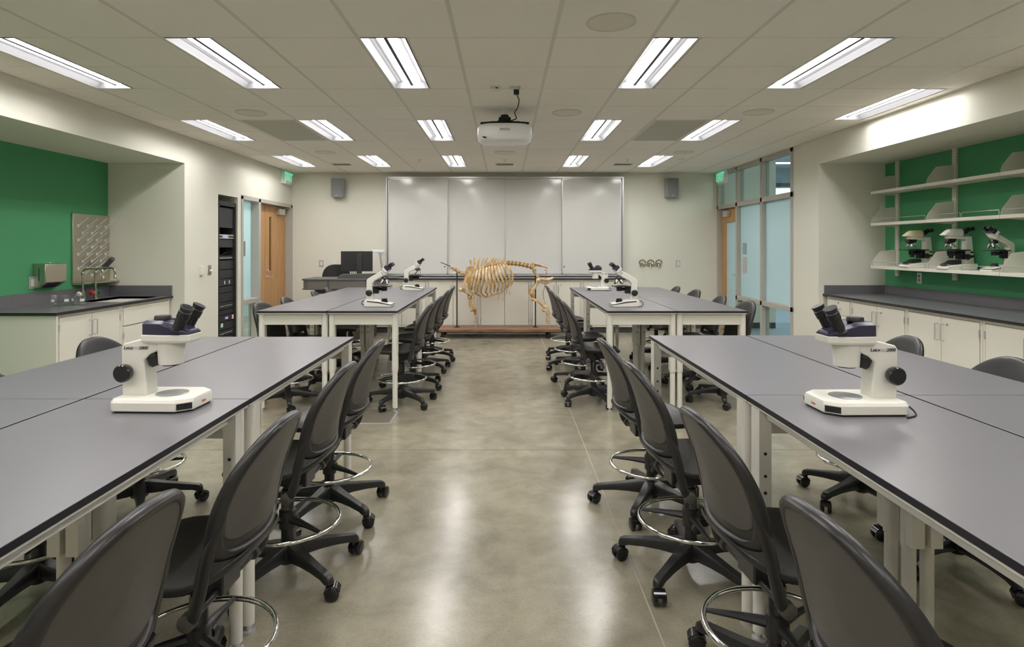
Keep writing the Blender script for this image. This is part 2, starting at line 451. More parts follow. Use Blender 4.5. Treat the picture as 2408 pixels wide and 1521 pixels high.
# slot diffusers
for x, lb in [(-2.57, 'far left'), (0.0, 'far centre under the projector'), (1.86, 'far right')]:
    t = thing('slot_diffuser', 'small dark slotted air diffuser in ceiling, ' + lb, 'air vent', (x, 9.52, ZC), 0, 'small slot diffusers')
    MB().box(-.15, .15, -.09, .09, -.004, 0).build('plate', 'tee', t)
    mb = MB()
    for i in range(7): mb.box(-.13, .13, -.078 + i*.023, -.066 + i*.023, -.009, -.003)
    mb.build('slats', 'grille', t)
# sprinkler heads and sensors
for x, y, lb in [(-1.27, 9.0, 'left of the projector'), (0.0, 8.95, 'behind the projector'), (1.83, 9.0, 'right of the projector')]:
    t = thing('sprinkler_head', 'small white sprinkler head in the far ceiling, ' + lb, 'sprinkler', (x, y, ZC), 0, 'sprinkler heads')
    MB().lathe([(.04, 0), (.036, -.008), (.015, -.012)]).build('escutcheon', 'white_plastic', t)
    MB().lathe([(.008, -.01), (.008, -.035), (.018, -.037), (.018, -.040), (.002, -.041)]).build('deflector', 'silver', t)
t = thing('motion_sensor', 'small white round sensor on ceiling beside far right light', 'sensor', (2.6, 8.92, ZC))
MB().lathe([(.05, 0), (.05, -.02), (.03, -.035), (.002, -.04)]).build('dome', 'white_plastic', t)
MB().lathe([(.054, 0), (.054, -.006), (.049, -.006)]).build('base_ring', 'white_plastic', t)

# ---------------------------------------------------------------- left door and side light
t = MB(); fx0, fx1 = XL - .15, XL + .012
for y0, y1 in ((8.60, 8.66), (9.20, 9.28), (10.58, 10.66)): t.box(fx0, fx1, y0, y1, 0, 2.17)
t.box(fx0, fx1, 8.60, 10.66, 2.12, 2.18); t.box(fx0, fx1, 8.66, 9.20, .60, .67); t.box(fx0, fx1, 8.66, 9.2, 0, .05)
fr = struct(t, 'trim_4', 'alu', .003)
w1 = MB().box(XL - .12, XL - .11, 8.66, 9.20, .67, 2.12); struct(w1, 'window_1', 'frost_glass')
w1 = MB().box(XL - .12, XL - .11, 8.66, 9.20, .05, .60); struct(w1, 'window_2', 'clear_glass')
tag(MB().box(XL - .109, XL - .10, 8.83, 8.98, 1.30, 1.52).build('glass_sign', 'grille'), 'small grey plate stuck to the left side light glass', 'sign')
dp = XL - .085     # leaf face
d = struct(MB().box(dp - .045, dp, 9.285, 9.682, .01, 2.115), 'door_1', 'maple', .002)
mb = MB(); mb.box(dp-.045, dp, 9.688, 9.84, .01, 2.115); mb.box(dp-.045, dp, 9.94, 10.575, .01, 2.115); mb.box(dp-.045, dp, 9.84, 9.94, .01, 1.05); mb.box(dp-.045, dp, 9.84, 9.94, 1.93, 2.115)
d = struct(mb, 'door_2', 'maple', .001)
MB().box(dp-.03, dp-.02, 9.84, 9.94, 1.05, 1.93).build('door_lite', 'desk_wood', d)
mb = MB(); mb.box(dp-.01, dp+.004, 9.83, 9.845, 1.04, 1.94); mb.box(dp-.01, dp+.004, 9.935, 9.95, 1.04, 1.94); mb.build('lite_bead', 'maple', d)
mb = MB(); mb.lathe([(.027, dp), (.027, dp+.012), (.012, dp+.014), (.012, dp+.055)], c=(0, 9.755, .95), ax='X'); mb.tube([(dp+.05, 9.755, .95), (dp+.055, 9.80, .95), (dp+.05, 9.87, .95)], .009, 8); mb.build('door_handle', 'silver', d)
MB().lathe([(.028, dp), (.026, dp+.018), (.012, dp+.02), (.012, dp+.03)], c=(0, 9.755, 1.05), ax='X').build('deadbolt', 'silver', d)
def closer(d, x, sx, ya, yb, z):
    c = MB().box(x, x + sx*.06, ya, ya + (yb-ya)*.62, z-.13, z-.03).build('door_closer', 'silver', d, .004)
    mb = MB(); mb.tube([(x+sx*.04, ya+(yb-ya)*.5, z-.025), (x+sx*.10, ya+(yb-ya)*.75, z-.01), (x+sx*.03, yb, z+.005)], .009, 6)
    mb.cyl((x+sx*.035, ya+(yb-ya)*.5, z-.03), (x+sx*.035, ya+(yb-ya)*.5, z-.01), .016); mb.build('closer_arm', 'grille', c)
closer(d, dp + .001, 1, 10.15, 10.55, 2.11)
for z in (.3, 1.0, 1.85): MB().cyl((dp+.006, 10.574, z), (dp+.006, 10.574, z+.11), .008).build('hinge', 'silver', d)

# ---------------------------------------------------------------- right glazed screen
x0, x1 = XR - .012, XR + .10
g = MB()
for a, b in ((7.86, 7.925), (8.80, 8.865), (9.74, 9.805), (10.60, 10.67)): g.box(x0, x1, a, b, 0, ZC)
g.box(x0, x1, 7.86, 10.67, 2.68, ZC); g.box(x0, x1, 7.86, 10.67, 2.09, 2.16); g.box(x0, x1, 7.86, 9.8, .585, .65); g.box(x0, x1, 7.86, 9.8, 0, .06)
struct(g, 'trim_5', 'alu', .003)
struct(MB().box(XR, XR+.12, 7.86, YB, ZC, 3.6), 'wall_right_upper', 'paint')
wi = 3
for a, b in ((7.925, 8.80), (8.865, 9.74), (9.805, 10.60)):
    struct(MB().box(XR+.05, XR+.058, a, b, 2.16, 2.68), 'window_%d' % wi, 'clear_glass'); wi += 1
for a, b in ((7.925, 8.80), (8.865, 9.74)):
    struct(MB().box(XR+.05, XR+.058, a, b, .65, 2.09), 'window_%d' % wi, 'frost_glass'); wi += 1
struct(MB().box(XR+.05, XR+.058, 7.925, 8.80, .06, .585), 'window_8', 'clear_glass')
struct(MB().box(XR+.05, XR+.058, 8.865, 9.74, .06, .585), 'window_10', 'clear_glass')
tag(MB().box(XR+.04, XR+.049, 9.50, 9.64, 1.02, 1.28).build('glass_sign', mat('sign_beige', (.55,.5,.46), .5).name), 'small beige plate stuck to the right glass screen', 'sign')
tag(MB().box(XR+.04, XR+.049, 9.50, 9.64, 1.32, 1.50).build('glass_sign', mat('sign_teal', (.30,.42,.40), .5).name), 'small green-grey plate above the beige plate on the right glass screen', 'sign')
dx = XR + .055
mb = MB(); mb.box(dx, dx+.045, 10.42, 10.595, .01, 2.085); mb.box(dx, dx+.045, 9.81, 9.90, .01, 2.085); mb.box(dx, dx+.045, 9.90, 10.42, 1.86, 2.085); mb.box(dx, dx+.045, 9.90, 10.42, .01, .25)
d = struct(mb, 'door_3', 'maple', .002)
MB().box(dx+.018, dx+.026, 9.90, 10.42, .25, 1.86).build('door_glass', 'frost_glass', d)
closer(d, dx - .001, -1, 10.2, 10.52, 2.08)
mb = MB(); mb.lathe([(.025, 0), (.025, -.012), (.01, -.014), (.01, -.05)], c=(dx, 9.86, .98), ax='X'); mb.tube([(dx-.05, 9.86, .98), (dx-.05, 9.97, .98)], .009, 8); mb.build('door_handle', 'silver', d)

# lobby / corridor lamps
for i, (x, y, z) in enumerate([(6.5, 8.0, 3.6), (6.5, 12.0, 3.6), (6.6, 15.2, 3.6)]):
    t = thing('lobby_light', ['cool linear lamp in the lobby beyond the glass, nearest', 'cool linear lamp in the lobby beyond the glass, middle', 'cool linear lamp seen through the upper right pane'][i], 'ceiling light', (x, y, z - .002), 0, 'lobby lamps')
    MB().box(-.9, .9, -.12, .12, -.05, 0).build('housing', 'white_plastic', t); MB().box(-.88, .88, -.10, .10, -.056, -.05).build('lens', 'hall_lens' if i < 2 else 'cool_lens', t)
t = thing('corridor_light', 'linear lamp in the corridor behind the left side light', 'ceiling light', (-5.1, 10.0, 2.895))
MB().box(-.15, .15, -.9, .9, -.05, 0).build('housing', 'white_plastic', t); MB().box(-.13, .13, -.88, .88, -.056, -.05).build('lens', 'hall_lens', t)

# ---------------------------------------------------------------- exit signs
for sx, lb in ((-1, 'green lit EXIT sign high on the left wall above the wooden door'), (1, 'green lit EXIT sign high on the right above the glazed door')):
    X0 = XL if sx < 0 else XR - .012
    t = thing('exit_sign', lb, 'exit sign', (X0, 10.28, 2.62), R(90) if sx < 0 else R(-90), 'exit signs')
    # local -y faces out into the room
    MB().box(-.15, .15, -.075, 0, -.115, .115).build('housing', 'white_plastic', t, .004)
    MB().box(-.13, .13, -.079, -.0755, -.088, .088).build('face', mat('exit_face', (.75, .80, .76), .3, emit=(.6, .9, .75), estr=.02).name if 'exit_face' not in M else 'exit_face', t)
    text('exit_lettering', 'EXIT', .19, 'exit_green', t, (0, -.081, 0), (R(90), 0, 0), bold=.006)

# ---------------------------------------------------------------- whiteboards on the back wall
t = thing('whiteboard', 'wide four-panel sliding whiteboard covering the back wall', 'whiteboard', (0, YB, .93))
mb = MB()
mb.box(-2.08, -2.05, -.13, 0, 0, 1.735); mb.box(2.05, 2.08, -.13, 0, 0, 1.735); mb.box(-2.05, 2.05, -.13, 0, 1.70, 1.735); mb.box(-2.05, 2.05, -.14, 0, 0, .022)
mb.box(-2.05, 2.05, -.015, 0, .022, 1.70)
mb.build('frame', 'board_frame', t, .002)
for i, (a, b, yy, nm) in enumerate([(-2.04, -1.0, -.115, 0), (-1.03, .005, -.075, 0), (.005, 1.03, -.075, 0), (1.0, 2.04, -.115, 0)]):
    p = MB().box(a + .012, b - .012, yy, yy + .02, .045, 1.685).build('board_panel', 'board', t)
    mb = MB(); mb.box(a, a+.014, yy-.004, yy+.022, .03, 1.70); mb.box(b-.014, b, yy-.004, yy+.022, .03, 1.70); mb.box(a, b, yy-.004, yy+.022, .03, .047); mb.box(a, b, yy-.004, yy+.022, 1.683, 1.70)
    mb.build('panel_frame', 'board_frame', p)
for xx in (-1.05, 1.04):
    MB().lathe([(.011, 0), (.009, -.012)][::1], c=(xx, -.117, .16), ax='Y').build('lock', 'black_matte', t)
# wall speakers
for sx, lb in ((-1, 'grey wall loudspeaker left of the whiteboard'), (1, 'grey wall loudspeaker right of the whiteboard')):
    t = thing('wall_speaker', lb, 'loudspeaker', (sx * 2.92, YB, 2.47), 0, 'wall loudspeakers')
    MB().prism([(-.11, -.03), (.11, -.03), (.10, -.19), (-.10, -.19)], -.165, .165, 'Z').build('cabinet', mat('speaker_case', (.35, .36, .37), .5).name if 'speaker_case' not in M else 'speaker_case', t, .006)
    MB().box(-.092, .092, -.197, -.19, -.15, .15).build('grille', mat('speaker_front', (.22, .23, .24), .75, bump=.5, bscale=500).name if 'speaker_front' not in M else 'speaker_front', t, .003)
    MB().box(-.03, .03, -.03, 0, -.05, .05).build('bracket', 'silver', t)
    MB().box(-.02, .02, -.199, -.197, -.135, -.128).build('badge', 'silver', t)

# ---------------------------------------------------------------- small wall fittings
def plate(name, label, cat, loc, rz, w=.075, h=.12, m='silver', rocker='white_plastic', grp=None):
    t = thing(name, label, cat, loc, rz, grp)
    MB().box(-w/2, w/2, -.008, 0, -h/2, h/2).build('wall_plate', m, t, .002)
    MB().box(-w/4.5, w/4.5, -.013, -.008, -h/3.6, h/3.6).build('rocker', rocker, t, .001)
    return t
plate('light_switch', 'steel switch plate on back wall right of the coat hooks', 'switch', (3.06, YB, 1.14), 0, .08, .12)
plate('light_switch', 'steel switch plate on back wall left of the instructor desk', 'switch', (-3.24, YB, 1.145), 0, .08, .12)
plate('wall_socket', 'white wall plate on back wall above the instructor chair', 'socket', (-3.02, YB, 1.155), 0, .075, .10, 'white_plastic')
t = plate('thermostat', 'cream thermostat on left wall beside the grey switch', 'thermostat', (XL, 7.46, 1.14), R(90), .085, .125, 'scope_white', 'cabinet')
MB().box(-.03, .03, -.035, -.008, -.05, .055).build('cover', 'scope_white', t, .004)
t = plate('dimmer_switch', 'grey dimmer plate with round white knob on left wall', 'switch', (XL, 7.68, 1.145), R(90), .075, .12, 'grille', 'grille')
MB().lathe([(.016, 0), (.016, -.028), (.012, -.032)], c=(0, -.012, -.01), ax='Y').build('knob', 'white_plastic', t)
t = thing('wall_socket', 'white double socket with steel rim on green wall left of the towel dispenser', 'socket', (NLX, 5.94, 1.085), R(90))
MB().box(-.037, .037, -.007, 0, -.06, .06).build('wall_plate', 'silver', t, .002); MB().box(-.018, .018, -.012, -.007, -.035, .035).build('outlet_face', 'white_plastic', t, .001)
t = thing('wall_socket', 'white double socket on right green wall under the lowest shelf', 'socket', (NRX, 6.63, 1.095), R(-90))
MB().box(-.037, .037, -.007, 0, -.06, .06).build('wall_plate', 'white_plastic', t, .002)
for z in (-.022, .022): MB().lathe([(.016, 0), (.016, -.004)], c=(0, -.0075, z), ax='Y').build('outlet_face', 'grille', t)
# coat hooks
t = thing('coat_hook_rail', 'brushed steel coat rail with three loop hooks on back wall', 'coat hooks', (2.57, YB, 1.12))
MB().box(-.19, .19, -.012, 0, -.022, .018).build('rail', 'nickel', t, .002)
for xx in (-.145, 0, .145):
    mb = MB(); pts = [(xx-.05, -.02, .03), (xx-.045, -.035, .065), (xx, -.045, .088), (xx+.045, -.035, .065), (xx+.05, -.02, .03), (xx, -.018, .018)]
    mb.tube(catmull(pts, 4, True), .010, 6, closed=True)
    mb.tube([(xx, -.01, .02), (xx, -.03, -.02), (xx, -.05, -.05), (xx, -.07, -.045)], .008, 6); mb.tube([(xx-.012, -.012, .0), (xx-.04, -.05, -.035)], .006, 6); mb.tube([(xx+.012, -.012, .0), (xx+.04, -.05, -.035)], .006, 6)
    mb.build('hook', 'nickel', t)
# floor box
t = thing('floor_box', 'square steel floor box cover set in the concrete beside left tables', 'floor box', (-1.11, 5.13, 0))
MB().box(-.19, .19, -.22, .22, 0, .003).build('rim', 'silver', t, .001); MB().box(-.165, .165, -.195, .195, .003, .005).build('lid', mat('box_lid', (.22, .19, .15), .5, metal=.3).name, t)
# ================================================================== TABLES
TZ = .885
def make_table():
    W, D = .604, 1.518                # local x across, local y along
    t = thing('lab_table', '', 'table')
    MB().box(-W/2, W/2, -D/2, D/2, TZ-.019, TZ).build('tabletop', ['table_top', 'table_edge'], t, .0015)
    o = t.children[0]
    for p in o.data.polygons: p.material_index = 0 if p.normal.z > .5 else 1
    mb = MB(); a = W/2 - .028; b = D/2 - .05
    mb.box(-W/2+.004, W/2-.004, -D/2+.004, D/2-.004, TZ-.028, TZ-.0195)
    for s in (-1, 1):
        mb.box(-a+.02, a-.02, s*b-s*.012, s*b+s*.012, TZ-.125, TZ-.028)
        mb.box(s*a*.98, s*a*.98-s*.02, -b+.05, b-.05, TZ-.062, TZ-.028)
    mb.build('apron_frame', 'leg_white', t, .002)
    for sx in (-1, 1):
        for sy in (-1, 1):
            x, y = sx*a, sy*b
            mb = MB(); r = .027
            mb.lathe([(r*.99, .35), (r, .353), (r, TZ-.028)], c=(x, y, 0), n=20)
            mb.lathe([(.0225, .035), (.0225, .36)], c=(x, y, 0), n=20)
            mb.box(x-.022, x+.022, y-sy*.052, y, .36, TZ-.03)
            l = mb.build('leg', 'leg_white', t)
            for z in (.50, .56, .62, .70): MB().lathe([(.006, 0), (.005, -sy*.003)], c=(x, y-sy*.052, z), n=10, ax='Y').build('screw', 'black_matte', l)
            for z in (.50, .62): MB().lathe([(.006, 0), (.005, -sx*.003)], c=(x-sx*.022, y-sy*.04, z), n=10, ax='X').build('screw', 'black_matte', l)
            MB().lathe([(.026, 0), (.026, .012), (.011, .016), (.011, .04)], c=(x, y, 0), n=16).build('glide', 'silver', l)
    return t
tb = make_table(); first = True
TBL = [(-1.232, 1.443, 'front left block, aisle side, running out of the picture bottom'), (-1.845, 1.443, 'front left block, wall side, running out of the picture'),
       (-1.232, 2.965, 'front left block, aisle side, behind the zoom microscope'), (-1.845, 2.965, 'front left block, wall side, far half'),
       (-1.232, 5.98, 'rear left block, aisle side, under the nearer compound microscope'), (-1.845, 5.98, 'rear left block, wall side, end toward the camera'),
       (-1.232, 7.502, 'rear left block, aisle side, under the farther microscope'), (-1.845, 7.502, 'rear left block, wall side, in front of the desk'),
       (1.205, 1.50, 'front right block, aisle side, under the big zoom microscope'), (1.818, 1.50, 'front right block, wall side, cut by the right edge'),
       (1.205, 3.022, 'front right block, aisle side, far half'), (1.818, 3.022, 'front right block, wall side, far half'),
       (1.190, 5.98, 'rear right block, aisle side, under the compound microscope'), (1.800, 5.98, 'rear right block, wall side, end toward the camera'),
       (1.190, 7.502, 'rear right block, aisle side, under the small zoom microscope'), (1.800, 7.502, 'rear right block, wall side, far half')]
for x, y, lb in TBL:
    place(tb, 'grey-topped lab table, ' + lb, (x, y, 0), 0, 'grey-topped lab tables', first); first = False

# ================================================================== STOOL CHAIRS
def make_chair():
    t = thing('drafting_chair', '', 'chair')      # faces +Y, origin on the floor under the column
    # backrest
    half = [(0, .552), (.09, .554), (.155, .562), (.191, .586), (.206, .635), (.210, .70), (.204, .762), (.186, .822), (.153, .872), (.108, .910), (.056, .931), (0, .936)]
    hs = catmull([(x, z, 0) for x, z in half], 3)
    out = [(p.x, p.y) for p in hs] + [(-p.x, p.y) for p in hs[-2:0:-1]]
    def yb(x, z):
        q = max(0., (z - .58) / .36)
        return -.185 - .045*q - .055*q*q + 1.35*x*x*(1 - .35*q)
    def mp(x, z, t_):
        return (x, yb(x, z) + t_, z)
    cen = (0, .74)
    MB().shell(out, [(.02, .012), (.5, .012), (.85, .014), (.95, .016), (.985, .011), (1., 0), (.985, -.012), (.955, -.020), (.90, -.022), (.87, -.018), (.85, -.010), (.5, -.008), (.02, -.008)], mp, cen).build('backrest', 'black_plastic', t, ang=50)
    pan = [(x*.885, .615 + (z-.56)*.80 if z < .75 else .74 + (z-.74)*.885) for x, z in out]
    pan = [(x, max(z, .612)) for x, z in pan]
    MB().shell(pan, [(.02, -.0095), (.5, -.0095), (.95, -.012), (1, -.012), (1, -.014), (.985, -.0165), (.95, -.0145), (.5, -.0125), (.02, -.0125)], mp, cen).build('back_panel', 'panel_plastic', t, ang=50)  # same plastic as the rim; its reflected light is painted in as lighter colour
    # seat
    half = [(0, -.205), (.08, -.203), (.15, -.185), (.200, -.13), (.225, -.05), (.230, .04), (.222, .12), (.195, .185), (.14, .222), (.07, .235), (0, .238)]
    hs = catmull([(x, y, 0) for x, y in half], 3)
    out = [(p.x, p.y) for p in hs] + [(-p.x, p.y) for p in hs[-2:0:-1]]
    def mps(x, y, t_):
        z = .502 + .9*max(0, -y-.06)**1.6*1.6 + .32*x*x - 1.6*max(0, y-.13)**2 - .006*math.cos(min(1, abs(y)*4))
        return (x, y, z + t_)
    MB().shell(out, [(.02, 0), (.5, .0), (.85, .004), (.95, .008), (.985, .007), (1., 0), (.99, -.010), (.95, -.018), (.8, -.024), (.5, -.028), (.02, -.028)], mps, (0, 0)).build('seat', 'black_plastic', t, ang=50)
    # uprights
    for s in (-1, 1):
        p = catmull([(s*.190, yb(.190, .71)-.012, .71), (s*.196, yb(.195, .66)-.010, .66), (s*.199, yb(.195, .61)-.004, .61), (s*.201, -.128, .55), (s*.203, -.116, .49), (s*.202, -.100, .435), (s*.192, -.078, .415)], 3)
        n = len(p); rr = [.011 + .0075*min(1, i/(n*.35)) for i in range(n)]
        mb = MB(); mb.tube(p, rr, 10, flat=.62, up=(1, 0, 0))
        u = mb.build('back_upright', 'black_plastic', t, ang=60)
        mb = MB(); mb.lathe([(.020, -s*.02), (.024, -s*.016), (.024, s*.010), (.018, s*.014), (.002, s*.0145)], c=(s*.197, -.080, .416), n=20, ax='X'); mb.build('pivot_cap', 'panel_plastic', u)
    mb = MB(); mb.tube([(-.19, -.080, .416), (.19, -.080, .416)], .013, 12); mb.box(-.055, .055, -.105, .10, .405, .470); mb.box(-.085, .085, -.07, .12, .464, .482)
    mb.build('seat_mechanism', 'black_plastic', t, .006)
    mb = MB(); mb.tube([(.05, -.0, .450), (.12, .02, .44), (.17, .04, .40), (.20, .055, .345)], [.006, .007, .014, .022], 8, flat=.35, up=(1, 0, .4)); mb.build('tilt_lever', 'black_plastic', t)
    # gas column, foot ring
    mb = MB(); mb.lathe([(.019, .37), (.019, .455)], n=20); mb.lathe([(.027, .10), (.027, .372), (.023, .378), (.019, .378)], n=20); mb.build('gas_column', 'black_gloss', t)
    mb = MB(); mb.lathe([(.028, .205), (.036, .21), (.036, .285), (.028, .290)], n=20)
    for k in range(3):
        a = R(90 + 120*k + 30); c, s_ = math.cos(a), math.sin(a)
        mb.tube([(c*.03, s_*.03, .250), (c*.12, s_*.12, .247), (c*.215, s_*.215, .240)], [.020, .013, .008], 8, flat=.45 if 0 else .9)
    mb.lathe([(.010, .03), (.010, .055), (.020, .056), (.022, .062), (.022, .078), (.014, .084)], c=(0, 0, .225), n=14, ax='X')
    mb.build('ring_bracket', 'black_plastic', t)
    MB().torus((0, 0, .238), .222, .0095, 56, 10).build('foot_ring', 'chrome', t, ang=80)
    # star base
    mb = MB(); mb.lathe([(.030, .055), (.045, .065), (.055, .10), (.052, .135), (.036, .150), (.030, .150)], n=24)
    for k in range(5):
        a = R(18 + 72*k)
        mb.T = Matrix.Rotation(a, 4, 'Z')
        secs = []
        for (x, zt, zb, w) in [(.02, .148, .085, .030), (.07, .142, .083, .031), (.13, .130, .085, .026), (.20, .118, .083, .0225), (.27, .106, .076, .0205), (.300, .101, .066, .0205), (.316, .092, .064, .016), (.321, .082, .066, .010)]:
            secs.append([(x, -w*.72, zt), (x, -w, zt-.012), (x, -w*.92, zb), (x, w*.92, zb), (x, w, zt-.012), (x, w*.72, zt)][::-1])
        mb.rings(secs)
    mb.T = None
    mb.build('star_base', 'black_plastic', t, ang=45)
    for k in range(5):
        a = R(18 + 72*k); r = .300; cx, cy = r*math.cos(a), r*math.sin(a)
        sw = a + random.uniform(.6, 1.9)
        mb = MB(); mb.T = Matrix.Translation((cx, cy, 0)) @ Matrix.Rotation(sw, 4, 'Z')
        mb.lathe([(.010, .05), (.010, .078)], n=10)
        for s in (-1, 1): mb.lathe([(.004, s*.008), (.026, s*.008), (.0295, s*.012), (.0295, s*.024), (.024, s*.028), (.003, s*.0285)], c=(.018, 0, .0295), n=20, ax='Y')
        arc = [(.018 + .034*math.cos(b_), .0295 + .034*math.sin(b_)) for b_ in [R(q) for q in range(20, 171, 25)]]
        arc += [(.018 + .028*math.cos(b_), .0295 + .028*math.sin(b_)) for b_ in [R(q) for q in range(170, 19, -25)]]
        mb.prism(arc, -.024, .024)
        mb.T = None
        mb.build('caster', 'black_gloss', t)
    return t
ch = make_chair(); first = True
# x, y, facing (0 = +Y), label
L, Rr = R(90), R(-90)
CH = [(-.955, 3.29, L+R(-2), 'aisle side of front left tables, farthest from the camera'),
      (-.955, 2.655, L+R(-3), 'aisle side of front left tables, second farthest'),
      (-.935, 1.845, L+R(-3), 'aisle side of front left tables, third from the far end'),
      (-.985, 1.235, L+R(-5), 'aisle side of front left tables, cut by the bottom edge'),
      (.812, 3.35, Rr+R(4), 'aisle side of front right tables, farthest from the camera'),
      (.822, 2.67, Rr+R(4), 'aisle side of front right tables, second farthest'),
      (.860, 1.905, Rr+R(5), 'aisle side of front right tables, third from the far end'),
      (.875, 1.215, Rr+R(7), 'aisle side of front right tables, cut by the bottom edge'),
      (-.945, 5.535, L, 'aisle side of rear left tables, nearest the camera'),
      (-.940, 6.22, L, 'aisle side of rear left tables, second from the camera'),
      (-.940, 7.05, L, 'aisle side of rear left tables, third from the camera'),
      (-.930, 7.72, L, 'aisle side of rear left tables, farthest'),
      (.825, 5.62, Rr, 'aisle side of rear right tables, nearest the camera'),
      (.820, 6.32, Rr, 'aisle side of rear right tables, second from the camera'),
      (.815, 7.12, Rr, 'aisle side of rear right tables, third from the camera'),
      (.820, 7.84, Rr, 'aisle side of rear right tables, farthest'),
      (-2.02, 3.34, Rr+R(-6), 'wall side of front left tables, behind the zoom microscope'),
      (-1.93, 2.50, Rr+R(4), 'wall side of front left tables, cut by left edge'),
      (-1.98, 5.50, Rr+R(-10), 'wall side of rear left tables, nearest the camera'),
      (-1.95, 6.10, Rr, 'wall side of rear left tables, second from the camera'),
      (-1.93, 6.98, Rr+R(8), 'wall side of rear left tables, third from the camera'),
      (-1.93, 7.52, Rr+R(5), 'wall side of rear left tables, farthest'),
      (2.02, 3.42, L, 'wall side of front right tables, behind the zoom microscope'),
      (2.05, 2.74, L+R(3), 'wall side of front right tables, cut by right edge'),
      (2.02, 5.62, L+R(8), 'wall side of rear right tables, nearest the camera'),
      (1.99, 6.28, L, 'wall side of rear right tables, second from the camera'),
      (2.00, 7.12, L+R(6), 'wall side of rear right tables, third from the camera'),
      (1.94, 7.74, L, 'wall side of rear right tables, farthest')]
BROT = [0, 0, 0, 0, 20, 8, -28, 0, -8, 5, -4, 6, -2, 14, -20, -6, 20, -20, 15, -10, 20, 0, 25, 18, -5, -14, 10, 3]
for (x, y, rz, lb), br in zip(CH, BROT):
    o = place(ch, 'black swivel stool, ' + lb, (x, y, 0), rz, 'black swivel lab stools', first); first = False
    for k in o.children:
        if k.name.split('.')[0] in ('star_base', 'caster'): k.rotation_euler = (0, 0, R(br))

